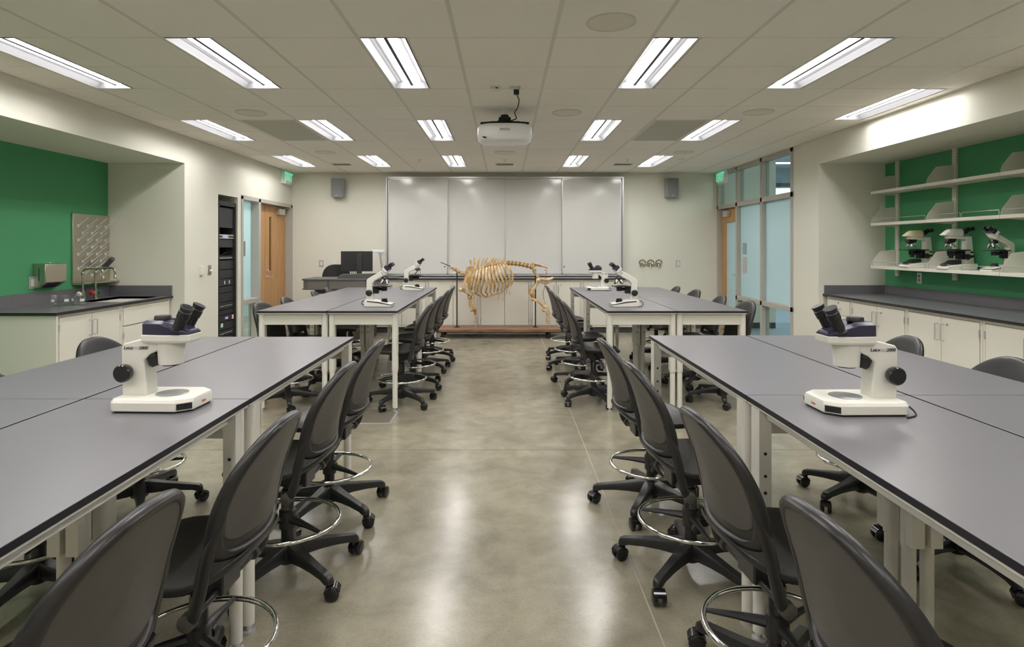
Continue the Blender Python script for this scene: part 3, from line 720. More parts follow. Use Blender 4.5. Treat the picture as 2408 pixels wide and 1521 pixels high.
# ================================================================== MICROSCOPES
def zoom_scope():
    t = thing('zoom_microscope', '', 'microscope')
    # base, faces +X
    o = [(-.15, -.085), (-.135, -.10), (.078, -.10), (.122, -.062), (.122, .062), (.078, .10), (-.135, .10), (-.15, .085)]
    mb = MB(); n = len(o)
    mb.rings([[(x, y, .006) for x, y in o], [(x, y, .034) for x, y in o], [(x*.965, y*.93, .046) for x, y in o]])
    mb.build('base', 'scope_white', t, .003, ang=25)
    MB().prism([(x*.94, y*.94) for x, y in o], 0, .008, 'Z').build('rubber_foot', 'black_matte', t)
    mb = MB(); mb.lathe([(.052, .0455), (.052, .0475), (.048, .048), (.001, .048)], c=(.012, 0, 0), n=36); mb.build('stage_plate', 'glassy_plate', t)
    MBq = MB(); MBq.T = Matrix.Translation((.1000, -.081, .021)) @ Matrix.Rotation(R(-49.8), 4, 'Z')
    MBq.box(.0, .0015, -.024, .024, -.010, .010); MBq.box(.0015, .006, -.018, -.002, -.006, .006); MBq.box(.0015, .006, .003, .018, -.006, .006)
    MBq.build('switch_panel', 'black_gloss', t)
    MBq = MB(); MBq.T = Matrix.Translation((.1000, .081, .021)) @ Matrix.Rotation(R(49.8), 4, 'Z')
    MBq.box(.0, .0015, -.024, .024, -.010, .010); MBq.build('switch_panel', 'black_gloss', t)
    # arm
    poly = [(-.145, .044), (-.060, .044), (-.060, .080), (-.070, .165), (-.050, .185), (.035, .226), (.035, .243), (-.06, .243), (-.140, .222), (-.148, .210)]
    MB().prism(poly, -.033, .033).build('arm', 'scope_white', t, .004, ang=25)
    # head
    o = [(-.068, -.05), (.020, -.058), (.095, -.040), (.095, .040), (.020, .058), (-.068, .05)]
    mb = MB(); mb.rings([[(x*.95, y*.92, .226) for x, y in o], [(x, y, .234) for x, y in o], [(x, y, .254) for x, y in o]]); mb.build('head_body', 'scope_white', t, .002, ang=25)
    mb = MB()
    def top(x): return .303 if x < .0 else .303 - x*.36
    o2 = [(-.066, -.047), (-.002, -.053), (.020, -.055), (.093, -.038), (.093, .038), (.020, .055), (-.002, .053), (-.066, .047)]
    mb.rings([[(x, y, .254) for x, y in o2], [(x, y, top(x)-.012) for x, y in o2], [(x*.92+.002, y*.72, top(x)) for x, y in o2]])
    mb.build('head_cover', 'scope_navy', t, .003, ang=25)
    mb = MB(); mb.lathe([(.027, .300), (.027, .312), (.024, .316), (.001, .316)], c=(-.022, 0, 0), n=28)
    mb.build('zoom_knob', 'black_plastic', t)
    for s in (-1, 1):
        e = MB(); d = Vector((.45, s*.10, .89)).normalized(); p0 = Vector((.044, s*.030, .264))
        def at(q): return p0 + d*q
        e.tube([at(0), at(.008), at(.010), at(.052), at(.054), at(.078), at(.080), at(.096), at(.096), at(.090)], [.027, .027, .0195, .0185, .021, .021, .0185, .0225, .0185, .015], 22)
        e.build('eyepiece', 'black_plastic', t)
    mb = MB(); mb.lathe([(.034, .148), (.040, .150), (.046, .234)], c=(.008, 0, 0), n=28); mb.build('objective_housing', 'scope_white', t)
    MB().lathe([(.028, .144), (.028, .149)], c=(.008, 0, 0), n=24).build('objective_lens', 'black_gloss', t)
    mb = MB(); d = Vector((.35, 0, -1)).normalized(); p = Vector((-.062, 0, .192)); mb.tube([p, p+d*.004, p+d*.022, p+d*.024, p+d*.045, p+d*.055], [.020, .026, .026, .022, .021, .015], 20); mb.build('lamp', 'black_plastic', t)
    for s in (-1, 1):
        k = MB().lathe([(.012, s*.030), (.012, s*.042), (.028, s*.044), (.030, s*.050), (.030, s*.066), (.026, s*.070), (.001, s*.070)], c=(-.125, 0, .125), n=28, ax='Y').build('focus_knob', 'black_gloss', t)
    for s in (-1, 1):
        rz = 0 if s < 0 else PI
        xa, xb = (-.124, -.070) if s < 0 else (-.070, -.124)
        text('brand_lettering', 'Leica', .0155, 'text_black', t, (xa, s*.0335, .207), (R(90), 0, rz), shear=.2, bold=.0002)
        text('brand_lettering', 'ZOOM', .0130, 'text_light', t, (-.097, s*.0335, .207), (R(90), 0, rz), shear=.2)
        text('brand_lettering', '2000', .0155, 'text_black', t, (xb, s*.0335, .207), (R(90), 0, rz), shear=.2, bold=.0002)
    text('badge', 'Leica', .013, 'red', t, (.1225, .0, .022), (R(90), 0, R(90)), shear=.3)
    mb = MB(); mb.tube(catmull([(-.15, .03, .03), (-.175, .05, .02), (-.17, .09, .004), (-.12, .12, .003)], 5), .003, 6); mb.build('power_cord', 'black_matte', t)
    return t
zs = zoom_scope()
place(zs, 'large white and navy zoom stereo microscope on the front left table', (-1.170, 2.105, TZ), R(-2), 'zoom stereo microscopes', True)
place(zs, 'large white and navy zoom stereo microscope on the front right table', (1.176, 2.065, TZ), R(181), 'zoom stereo microscopes')
place(zs, 'small distant zoom stereo microscope on the far half of the rear right table', (1.165, 7.72, TZ), R(182), 'zoom stereo microscopes')

def compound_scope():
    t = thing('compound_microscope', '', 'microscope')
    mb = MB()
    mb.prism([(-.125, 0), (.12, 0), (.125, .012), (.118, .030), (.02, .050), (-.05, .062), (-.125, .062), (-.13, .03)], -.07, .07); mb.build('base', 'scope_white', t, .006)
    mb = MB(); mb.prism([(-.10, .046), (.0, .036), (.122, .016), (.126, .024), (.0, .050), (-.10, .058)], -.072, .072); mb.build('base_trim', 'panel_plastic', t, .003)
    mb = MB(); mb.prism([(-.12, .055), (-.058, .055), (-.055, .09), (-.062, .215), (-.04, .240), (.045, .285), (.045, .335), (.02, .33), (-.10, .262), (-.118, .245)], -.024, .024); mb.build('arm', 'scope_white', t, .005)
    mb = MB(); mb.T = Matrix.Translation((.045, 0, .315)) @ Matrix.Rotation(R(-38), 4, 'Y')
    mb.lathe([(.030, -.03), (.034, -.02), (.034, .02)], n=24, ax='Z'); mb.T = Matrix.Translation((.055, 0, .335)) @ Matrix.Rotation(R(38), 4, 'Y')
    mb.box(-.03, .03, -.042, .042, -.012, .028); mb.T = None; mb.build('head', 'scope_white', t, .005)
    mb = MB(); mb.T = Matrix.Translation((.070, 0, .352)) @ Matrix.Rotation(R(48), 4, 'Y')
    mb.box(-.026, .026, -.046, .046, -.008, .026); mb.T = None; mb.build('prism_housing', 'scope_navy', t, .006)
    for s in (-1, 1):
        d = Vector((.80, s*.05, .60)).normalized(); p = Vector((.078, s*.028, .362))
        MB().tube([p, p+d*.03, p+d*.032, p+d*.055, p+d*.060, p+d*.062], [.015, .015, .0165, .0165, .0185, .014], 16).build('eyepiece', 'black_plastic', t)
    mb = MB(); mb.lathe([(.020, .285), (.034, .270), (.036, .258), (.030, .250), (.004, .246)], c=(.055, 0, 0), n=22); mb.build('nosepiece', 'black_gloss', t)
    for k in range(4):
        a = R(45 + 90*k); d = Vector((.5*math.cos(a)-.12, .5*math.sin(a), -.85)).normalized(); p = Vector((.055+.018*math.cos(a), .018*math.sin(a), .254))
        q = .048 if k != 0 else .036
        MB().tube([p, p+d*.02, p+d*.022, p+d*q, p+d*(q+.006)], [.0115, .0115, .0095, .0095, .005], 12).build('objective', 'chrome', t)
    mb = MB(); mb.box(-.05, .105, -.065, .065, .183, .193); mb.box(-.02, .06, -.02, .05, .193, .198); mb.build('stage', 'black_plastic', t, .002)
    mb = MB(); mb.box(-.062, -.01, -.02, .02, .12, .183); mb.lathe([(.026, .145), (.026, .180)], c=(.045, 0, 0)); mb.box(-.01, .03, -.012, .012, .15, .175); mb.lathe([(.009, -.05), (.009, .05)], c=(.0, 0, .155), n=10, ax='Y'); mb.build('condenser', 'black_matte', t, .002)
    mb = MB(); mb.lathe([(.034, .040), (.032, .056), (.026, .060), (.026, .075), (.001, .075)], c=(.045, 0, 0)); mb.build('illuminator', 'black_gloss', t)
    for s in (-1, 1):
        MB().lathe([(.012, s*.022), (.012, s*.03), (.028, s*.032), (.029, s*.052), (.025, s*.056), (.018, s*.057), (.018, s*.068), (.001, s*.068)], c=(-.088, 0, .128), n=24, ax='Y').build('focus_knob', 'black_plastic', t)
    MB().tube(catmull([(-.125, .0, .04), (-.16, .01, .05), (-.175, .02, .02), (-.15, .05, .003), (-.10, .09, .003)], 5), .0035, 6).build('power_cord', 'black_matte', t)
    return t
cs = compound_scope()
place(cs, 'cream compound microscope on the near half of the rear left table', (-1.165, 5.62, TZ), R(-4), 'compound microscopes', True)
place(cs, 'small distant compound microscope on the far half of the rear left table', (-1.165, 7.72, TZ), R(-3), 'compound microscopes')
place(cs, 'cream compound microscope on the near half of the rear right table', (1.110, 5.62, TZ), R(184), 'compound microscopes')
SHZ = [2.077, 1.711, 1.218]
place(cs, 'compound microscope with round side knob, nearest on the lowest right shelf', (4.392, 5.36, SHZ[2]), R(180), 'compound microscopes')

def trino_scope(cream):
    t = thing('research_microscope', '', 'microscope')
    MB().prism([(-.150, 0), (.145, 0), (.150, .02), (.13, .035), (-.02, .055), (-.150, .06)], -.075, .075).build('base', 'scope_white', t, .006)
    MB().prism([(-.02, .058), (.05, .05), (.14, .036), (.135, .052), (.09, .07), (.06, .090), (.0, .095), (-.02, .09)], -.04, .04).build('illuminator_housing', 'black_plastic', t, .005)
    MB().prism([(-.150, .055), (-.062, .055), (-.070, .28), (-.06, .292), (.095, .300), (.095, .322), (-.125, .322)], -.034, .034).build('arm', 'scope_white', t, .006)
    mb = MB(); mb.rings([[(.10, -.035, .322), (.10, .035, .322), (-.03, .035, .322), (-.03, -.035, .322)], [(.145, -.04, .335), (.145, .04, .335), (-.045, .04, .335), (-.045, -.04, .335)],
                         [(.10, -.034, .375), (.10, .034, .375), (-.045, .034, .385), (-.045, -.034, .385)], [(.08, -.02, .392), (.08, .02, .392), (-.03, .02, .398), (-.03, -.02, .398)]])
    mb.build('head', 'scope_cream' if cream else 'scope_white', t, .006)
    MB().prism([(-.044, .338), (-.075, .345), (-.095, .37), (-.09, .395), (-.044, .392)], -.038, .038).build('prism_housing', 'black_plastic', t, .006)
    for s in (-1, 1):
        d = Vector((-.90, s*.05, .28)).normalized(); p = Vector((-.085, s*.028, .380))
        MB().tube([p, p+d*.03, p+d*.032, p+d*.055, p+d*.058, p+d*.060], [.014, .014, .017, .017, .020, .014], 16).build('eyepiece', 'black_plastic', t)
    MB().prism([(.11, .300), (.02, .300), (.03, .268), (.09, .248), (.11, .262)], -.035, .035).build('nosepiece', 'black_gloss', t, .006)
    for k in range(4):
        a = R(60 + 90*k); d = Vector((.45*math.cos(a)-.05, .45*math.sin(a), -.9)).normalized(); p = Vector((.062+.02*math.cos(a), .02*math.sin(a), .262))
        q = .042
        MB().tube([p, p+d*.02, p+d*.022, p+d*q, p+d*(q+.008)], [.0125, .0125, .0105, .0105, .005], 12).build('objective', 'chrome', t)
    mb = MB(); mb.box(-.08, .150, -.075, .075, .182, .194); mb.box(.0, .07, -.03, .05, .194, .200); mb.build('stage', 'black_plastic', t, .003)
    mb = MB(); mb.box(-.065, .0, -.025, .025, .10, .182); mb.lathe([(.03, .135), (.034, .180)], c=(.055, 0, 0)); mb.lathe([(.02, .11), (.02, .14)], c=(.055, 0, 0)); mb.box(.0, .06, -.015, .015, .14, .17)
    mb.lathe([(.008, -.08), (.008, .08)], c=(.0, 0, .15), n=10, ax='Y'); mb.build('condenser', 'black_matte', t, .002)
    for s in (-1, 1):
        MB().lathe([(.025, s*.034), (.028, s*.036), (.028, s*.052), (.020, s*.055), (.020, s*.068), (.001, s*.069)], c=(-.072, 0, .125), n=24, ax='Y').build('focus_knob', 'black_plastic', t)
        MB().box(-.132, -.108, s*.034, s*.037, .16, .176).build('switch', 'black_gloss', t)
        MB().lathe([(.013, s*.034), (.012, s*.044), (.001, s*.045)], c=(-.125, 0, .128), n=16, ax='Y').build('dial', 'black_plastic', t)
    return t
s1 = trino_scope(True)
place(s1, 'research microscope with yellowed cream head, farthest on the lowest right shelf', (4.385, 6.42, SHZ[2]), R(180), None, True)
MB().tube(catmull([(.14, -.10, .02), (.05, -.12, .035), (-.05, -.11, .03), (-.12, -.10, .05), (.0, -.13, .045), (.12, -.11, .03), (.05, -.09, .02), (-.1, -.1, .03)], 6), .004, 6).build('power_cord', 'white_plastic', s1)
s2 = trino_scope(False)
place(s2, 'research microscope with pale white head, middle one on the lowest right shelf', (4.385, 5.86, SHZ[2]), R(180), None, True)

# ================================================================== SHELVES ON THE RIGHT GREEN WALL
XS = 4.25
ys = [7.01, 6.096, 5.182, 4.268]
for i, y in enumerate(ys[:3] + [4.268]):
    yy = y - .02 if i == 0 else y
    t = thing('shelf_standard', 'white slotted shelf upright on right green wall, ' + ['nearest the end wall', 'between the far and middle bays', 'at the right edge of the picture', 'beyond the right edge of the picture'][i], 'shelf upright', (NRX, yy, 1.0), 0, 'slotted shelf uprights')
    MB().box(-.022, 0, -.028, .028, .10, 1.43).build('channel', 'steel_white', t, .001)
    mb = MB()
    for k in range(44): 
        for s in (-.012, .012): mb.box(-.0228, -.0218, s-.0025, s+.0025, .13 + k*.0295, .147 + k*.0295)
    o = mb.build('slots', 'grille', t); o['kind'] = 'stuff'
bays = ['far bay', 'middle bay', 'near bay cut by the picture edge']
lv = ['top', 'middle', 'lowest']
for i in range(3):
    for j, z in enumerate(SHZ):
        ya, yb_ = ys[i+1], ys[i]
        t = thing('wall_shelf', 'white metal shelf, %s level, %s, right green wall' % (lv[j], bays[i]), 'shelf', (XS, (ya+yb_)/2, z), 0, 'white metal wall shelves')
        h = (yb_-ya)/2 - .002
        mb = MB(); mb.box(0, .28, -h, h, -.022, 0); mb.box(-.004, .004, -h, h, -.030, .002); mb.build('shelf_board', 'steel_white', t, .0015)
        for e in ((1, -1) if i == 2 else (1,)):
            yy = h - .002 if e > 0 else -h + .002
            MB().prism([(0, -.03), (.28, -.045), (.28, .19), (.10, .17), (.015, .06), (0, .02)], yy-.0015*0-.002, yy, 'Y').build('end_bracket', 'steel_white', t)
        if j > 0:
            for (a, b) in ((-h+.02, -.01), (.01, h-.02)):
                MB().tube([(.010, a, 0), (.010, a, .042), (.010, a+.005, .047), (.010, b-.005, .047), (.010, b, .042), (.010, b, 0)], .0028, 6).build('guard_wire', 'silver', t)

# ================================================================== CABINETS
def handle(mb, x, y, z0, z1, horiz=False):
    if horiz: mb.tube([(z0, y, x), (z0, y-.03, x), (z1, y-.03, x), (z1, y, x)], .006, 6)
    else: mb.tube([(x, y, z0), (x, y-.03, z0), (x, y-.03, z1), (x, y, z1)], .006, 6)
def cabinet(label, loc, rz, W, D, H, kind, group, lock=True):
    t = thing('base_cabinet', label, 'cabinet', loc, rz, group)
    mb = MB(); mb.box(0, W, .02, D, .10, H); mb.box(0.02, W-.02, .07, D, 0, .10)
    mb.build('carcass', 'cabinet', t)
    MB().box(0, W, .06, .072, 0, .10).build('toe_kick', 'rubber', t)
    fr = MB(); fr.box(0, .022, .0, .02, .10, H); fr.box(W-.022, W, .0, .02, .10, H); fr.box(.022, W-.022, 0, .02, H-.025, H); fr.box(.022, W-.022, 0, .02, .10, .125); fr.build('face_frame', 'cabinet', t)
    g = .007; z1 = H - .031; zb = .13
    def front(nm, a, b, c, d_):
        o = MB().box(a, b, -.004, .018, c, d_).build(nm, 'cabinet', t, .002); return o
    def lk(o, x, z):
        MB().lathe([(.009, -.004), (.008, -.009), (.001, -.009)], c=(x, 0, z), n=14, ax='Y').build('lock', 'grille', o)
    def hinges(o, x, zs):
        for z in zs:
            mb = MB(); mb.cyl((x, -.006, z-.032), (x, -.006, z+.032), .0065, n=8); mb.box(x-.008, x+.008, -.005, 0, z-.03, z+.03); mb.build('hinge', 'silver', o)
    if kind == 'doors' or kind == 'sink':
        top = z1
        if kind == 'sink':
            front('false_front', .029, W-.029, H-.215, z1); top = H - .22 - g
        a = front('door', .029, W/2-g/2, zb, top); b = front('door', W/2+g/2, W-.029, zb, top)
        for o, x in ((a, W/2-.035), (b, W/2+.035)):
            mb = MB(); handle(mb, x, -.004, top-.20, top-.06); mb.build('handle', 'silver', o)
        hinges(a, .026, (top-.09, zb+.09)); hinges(b, W-.026, (top-.09, zb+.09))
        if lock: lk(b, W/2+.075, top-.06)
    else:
        zz = [z1, z1-.17, z1-.17*2-.0, z1-.51, zb]
        for i in range(4):
            o = front('drawer', .029, W-.029, zz[i+1]+g, zz[i])
            mb = MB(); handle(mb, (zz[i]+zz[i+1])/2-.01, -.004, W/2-.06, W/2+.06, True); mb.build('handle', 'silver', o)
            lk(o, W/2, zz[i]-.03)
    return t
# right run: x grows toward the camera (local x -> -Y)
HR = .855
yy = 7.19
cabinet('white drawer unit at the far end of the right counter', (3.84, yy, 0), R(-90), .50, .70, HR, 'drawers', 'right wall base cabinets')
yy -= .505
for nm in ('white two-door cabinet next to the drawers under the right counter', 'white two-door cabinet in the middle of the right counter', 'white two-door cabinet cut by the right edge of the picture', 'white two-door cabinet beyond the right picture edge'):
    cabinet(nm, (3.84, yy, 0), R(-90), .914, .70, HR, 'doors', 'right wall base cabinets'); yy -= .918
t = thing('countertop', 'dark grey epoxy counter with upstand along the right green wall', 'countertop', (NRX, 5.0, 0))
MB().box(3.805-NRX, 0, -1.98, NR1-5.0, HR, HR+.025).build('worktop', ['epoxy', 'epoxy_edge'], t, .002)
o = t.children[0]
for p in o.data.polygons: p.material_index = 0 if p.normal.z > .5 else 1
mb = MB(); mb.box(-.022, 0, -1.98, NR1-5.0, HR+.025, HR+.125); mb.build('upstand', 'epoxy', t, .001)
MB().box(3.82-NRX, -.022, NR1-5.0-.02, NR1-5.0, HR+.025, HR+.125).build('end_upstand', 'epoxy', t, .001)
# left run
HL = .841
cabinet('white two-door cabinet at the near end of the left sink counter', (-3.92, 5.28, 0), R(90), .89, .70, HL, 'doors', 'left wall base cabinets', False)
cabinet('white sink cabinet with false front and doors at the far end of the left counter', (-3.92, 6.175, 0), R(90), .885, .70, HL, 'sink', 'left wall base cabinets', False)
tag(MB().box(NLX, -3.905, 5.255, 5.278, 0, HL).build('end_panel', 'cabinet'), 'plain white end panel closing the left sink counter toward the camera', 'panel')
t = thing('sink_countertop', 'dark grey epoxy counter with integral sink along the left green wall', 'countertop', (NLX, 6.0, 0))
X0 = -3.89 - NLX; y0, y1 = 5.235-6.0, NL1-6.0; sx0, sx1, sy0, sy1 = .20, X0-.09, 6.28-6.0, 6.98-6.0
mb = MB(); z0, z1 = HL, HL+.025
mb.box(0, X0, y0, sy0, z0, z1); mb.box(0, X0, sy1, y1, z0, z1); mb.box(0, sx0, sy0, sy1, z0, z1); mb.box(sx1, X0, sy0, sy1, z0, z1)
o = mb.build('worktop', ['epoxy', 'epoxy_edge'], t)
for p in o.data.polygons: p.material_index = 0 if p.normal.z > .5 else 1
mb = MB(); zb = HL - .16
mb.box(sx0-.01, sx1+.01, sy0-.01, sy1+.01, zb-.01, zb); mb.box(sx0-.01, sx0, sy0, sy1, zb, z1-.001); mb.box(sx1, sx1+.01, sy0, sy1, zb, z1-.001); mb.box(sx0, sx1, sy0-.01, sy0, zb, z1-.001); mb.box(sx0, sx1, sy1, sy1+.01, zb, z1-.001)
mb.build('sink_basin', 'epoxy', t)
mb = MB(); mb.box(0, .022, y0, y1, z1, z1+.12); mb.build('upstand', 'epoxy', t, .001)
MB().box(.022, X0-.01, y1-.02, y1, z1, z1+.12).build('end_upstand', 'epoxy', t, .001)
CT = z1
# back run
HB = .89
nm = ['leftmost, behind the rear left tables', 'second from the left, behind the skeleton neck', 'centre, behind the ribs of the skeleton', 'fourth, behind the skeleton hind leg', 'rightmost, behind the rear right tables']
for i in range(5):
    cabinet('white two-door cabinet under the whiteboard, ' + nm[i], (-2.15 + i*.86, 10.08, 0), 0, .856, .58, HB, 'doors', 'back wall base cabinets', i in (0, 3, 4))
t = thing('countertop', 'thin dark counter along the back wall below the whiteboard', 'countertop', (0, 10.05, 0))
MB().box(-2.17, 2.17, 0, .62, HB, HB+.025).build('worktop', ['epoxy', 'epoxy_edge'], t, .002)
o = t.children[0]
for p in o.data.polygons: p.material_index = 0 if p.normal.z > .5 else 1

# ================================================================== LEFT COUNTER FITTINGS
def faucet(label, y, handles):
    t = thing('lab_faucet', label, 'faucet', (-4.50, y, CT))
    mb = MB(); mb.lathe([(.024, 0), (.024, .012), (.015, .02), (.015, .045), (.021, .05), (.021, .10), (.012, .11), (.012, .12)], n=18); mb.build('body', 'nickel', t)
    pts = [(0,0,.11), (0,0,.28), (.008,0,.315), (.035,0,.335), (.10,0,.34), (.17,0,.34), (.205,0,.325), (.215,0,.29), (.215,0,.25)] 
    MB().tube(catmull(pts, 4), .0105, 12).build('gooseneck', 'nickel', t)
    MB().lathe([(.014, .225), (.014, .26), (.011, .265)], c=(.215, 0, 0)).build('nozzle', 'nickel', t)
    MB().lathe([(.014, .27), (.017, .275), (.017, .30), (.014, .305)]).build('swivel_nut', 'nickel', t)
    for s, mm in handles:
        h = MB(); h.tube([(0, 0, .075), (0, s*.045, .075)], .012, 12); h.build('valve', 'nickel', t)
        k = MB(); k.T = Matrix.Translation((0, s*.062, .075)) @ Matrix.Rotation(R(20), 4, 'X')
        k.lathe([(.010, -.018), (.026, -.012), (.026, .010), (.012, .018)], n=6, ax='Y'); k.build('valve_handle', mm, t, .003)
    return t
faucet('nickel gooseneck faucet with white valve handle, nearer of the two at the left sink', 6.44, [(-1, 'white_plastic')])
faucet('nickel gooseneck faucet with red and green valve handles, farther at the left sink', 6.64, [(-1, 'red'), (1, 'green_plastic')])
# beakers
def beaker():
    t = thing('glass_beaker', '', 'beaker')
    mb = MB(); mb.lathe([(.034, 0), (.037, .004), (.037, .098), (.041, .104), (.0385, .104), (.0350, .098), (.0350, .006), (.002, .005)], n=28, caps=True); mb.build('glass', 'beaker_glass', t)
    MB().tube([(.0375*math.cos(a), .0375*math.sin(a), .052) for a in [R(q) for q in range(-120, -69, 10)]], .0145, 4, flat=.9, up=(0,0,1)).build('label_patch', 'white_plastic', t) if 0 else None
    p = MB(); ring = [(.0378*math.cos(R(q)), .0378*math.sin(R(q))) for q in range(-125, -64, 10)]
    vs = [(x, y, .04) for x, y in ring] + [(x, y, .066) for x, y in ring]; n = len(ring)
    p.add(vs, [(i, i+1, i+1+n, i+n) for i in range(n-1)]); p.build('label_patch', 'white_plastic', t)
    return t
bk = beaker()
place(bk, 'empty glass beaker, leftmost of the row on the left counter', (-4.36, 5.86, CT), 0, 'glass beakers', True)
place(bk, 'empty glass beaker with white patch, second from the left on the left counter', (-4.29, 5.90, CT), .9, 'glass beakers')
place(bk, 'empty glass beaker, second from the right on the left counter', (-4.24, 5.97, CT), -.3, 'glass beakers')
place(bk, 'empty glass beaker with white patch, rightmost of the row on the left counter', (-4.16, 5.93, CT), .95, 'glass beakers')
# pegboard drying rack (lies in the YZ plane, faces +X)
t = thing('drying_rack', 'stainless peg drying rack with clear pegs above the left sink', 'drying rack', (NLX, 6.78, 1.04))
mb = MB(); mb.box(0, .022, -.30, .30, 0, .76); mb.build('backplate', 'stainless', t, .003)
mb = MB(); mb.box(.0, .14, -.28, .30, -.012, -.004); mb.box(.13, .14, -.28, .30, -.012, .012); mb.build('drip_tray', 'stainless', t, .002)
pts = []
for r_ in range(8):
    for c in range(4):
        pts.append((-.225 + c*.15 + (.07 if r_ % 2 else 0), .63 - r_*.078))
k0 = k1 = None
for (y, z) in pts:
    if y > .285: continue
    if k0 is None:
        k0 = MB().box(.022, .032, -.014, .014, -.016, .014).build('peg_socket', 'white_plastic', t, .002)
        k1 = MB().tube([(.026, 0, .0), (.045, 0, .010), (.135, 0, .085), (.14, 0, .089)], [.006, .006, .005, .003], 8).build('peg', 'plastic_clear', t)
        a, b = k0, k1
    else:
        a = k0.copy(); b = k1.copy(); COL.objects.link(a); COL.objects.link(b); a.parent = t; b.parent = t
    a.location = (0, y, z); b.location = (0, y, z)
t = thing('cylinder_brush', 'dark grey tube resting on a lower right peg of the drying rack', 'tube', (NLX + .07, 7.0, 1.20))
mb = MB(); mb.tube([(.0, 0, -.005), (.12, -.03, .10), (.12, -.03, .10), (.02, -.005, .012)], [.028, .028, .022, .020], 18); mb.build('tube_body', mat('slate', (.07, .07, .09), .4).name, t)
t.location = (NLX + .075, 6.90, 1.205)
# towel dispenser
t = thing('paper_towel_dispenser', 'stainless paper towel dispenser with brushed front on left green wall', 'towel dispenser', (NLX, 6.10, 1.04))
MB().prism([(0, .0), (.045, -.01), (.12, .045), (.125, .06), (.125, .225), (.0, .235)], -.145, .145, 'Y').build('body', 'stainless', t, .004)
MB().box(.125, .128, -.14, .14, .055, .218).build('front_cover', 'stainless', t, .003)
mb = MB(); mb.box(.05, .11, -.1465, -.1450, .09, .20); mb.build('level_slot', 'black_matte', t) if 0 else MB().box(.060, .066, -.1468, -.1450, .06, .19).build('level_slot', 'black_matte', t)
MB().prism([(.05, -.006), (.112, .035), (.112, .030), (.05, -.014)], -.09, .09, 'Y').build('towel_mouth', 'black_matte', t)
MB().lathe([(.012, .235), (.012, .243), (.004, .244)], c=(.06, 0, 0), n=14).build('lock', 'silver', t)

# ================================================================== EQUIPMENT RACK (in the left wall recess, faces +X)
t = thing('equipment_rack', 'tall black audio equipment rack standing in a recess of the left wall', 'equipment rack', (XL, 8.2075, 0))
mb = MB()
for y in (-.26, .235): mb.box(-.60, -.05, y, y+.025, 0, 2.05); mb.box(-.05, -.01, y, y+.03, 0, 2.02)
mb.box(-.60, -.01, -.26, .26, 1.99, 2.05); mb.box(-.60, -.01, -.26, .26, 0, .05); mb.box(-.60, -.58, -.26, .26, 0, 2.05)
mb.build('rack_frame', 'rack_dark', t, .002)
units = [('blank', 1.70, 1.97), ('gap', 1.62, 1.70), ('player', 1.555, 1.615), ('blank', 1.44, 1.55), ('radio', 1.28, 1.43), ('blank', 1.15, 1.27), ('blank', 1.03, 1.145), ('ports', .93, 1.025), ('blank', .84, .925), ('blank', .72, .835),
         ('amp', .62, .715), ('blank', .55, .615), ('meter', .46, .545), ('blank', .35, .455), ('amp', .27, .345), ('blank', .20, .265), ('amp', .10, .195)]
scale = (1.97 - .05) / (1.97 - .10)
for kd, a, b in units:
    a = .06 + (a-.10)*(1.97-.06)/(1.97-.10); b = .06 + (b-.10)*(1.97-.06)/(1.97-.10)
    if kd == 'gap': continue
    if kd == 'blank': MB().box(-.045, -.036, -.235, .235, a+.002, b-.002).build('blank_panel', 'rack_black', t, .001); continue
    if kd == 'player':
        u = MB().box(-.40, -.028, -.235, .235, a+.002, b-.002).build('player_unit', 'silver', t, .002)
        MB().box(-.028, -.026, -.09, .03, a+.014, b-.014).build('display', 'led_blue', u)
        mb = MB(); [mb.lathe([(.012, 0), (.012, .012), (.001, .012)], c=(-.027, y, (a+b)/2), n=14, ax='X') for y in (-.20, -.15, .09, .14, .19)]; mb.build('knob', 'black_plastic', u); continue
    if kd == 'radio':
        u = MB().box(-.30, -.036, -.235, .235, a+.002, a+.05).build('radio_unit', 'rack_black', t, .002)
        mb = MB(); [mb.box(-.036, -.030, -.21 + k*.045, -.185 + k*.045, a+.015, a+.03) for k in range(9)]; mb.build('button', 'silver', u)
        mb = MB(); mb.tube([(-.06, -.12, a+.05), (-.03, .0, a+.10)], .004, 5); mb.tube([(-.05, .05, a+.05), (-.03, .04, a+.15)], .004, 5); mb.tube([(-.05, .1, a+.05), (-.03, .08, a+.11)], .004, 5); mb.build('antenna', 'black_matte', u); continue
    u = MB().box(-.40, -.034, -.235, .235, a+.002, b-.002).build({'ports': 'port_panel', 'amp': 'amplifier', 'meter': 'meter_unit'}[kd], 'rack_black', t, .002)
    if kd == 'ports':
        mb = MB(); [mb.box(-.034, -.030, y-.012, y+.012, (a+b)/2-.022, (a+b)/2+.022) for y in (-.04, .10)]; mb.build('port', 'white_plastic', u)
    if kd == 'amp':
        mb = MB(); mb.tube([(-.034, -.20, (a+b)/2), (-.015, -.20, (a+b)/2), (-.015, -.12, (a+b)/2), (-.034, -.12, (a+b)/2)], .004, 6); mb.build('handle', 'silver', u)
        mb = MB(); mb.box(-.034, -.031, -.08, .18, (a+b)/2-.006, (a+b)/2+.006); mb.build('vent_slot', 'grille', u)
    if kd == 'meter':
        MB().box(-.034, -.031, -.02, .06, a+.03, b-.03).build('display', 'led_blue', u); MB().box(-.034, -.031, .18, .23, a+.01, b-.02).build('indicator', 'led_red', u)
u = MB().box(-.034, -.030, -.15, -.09, .36, .41).build('status_light', 'led_green', t)

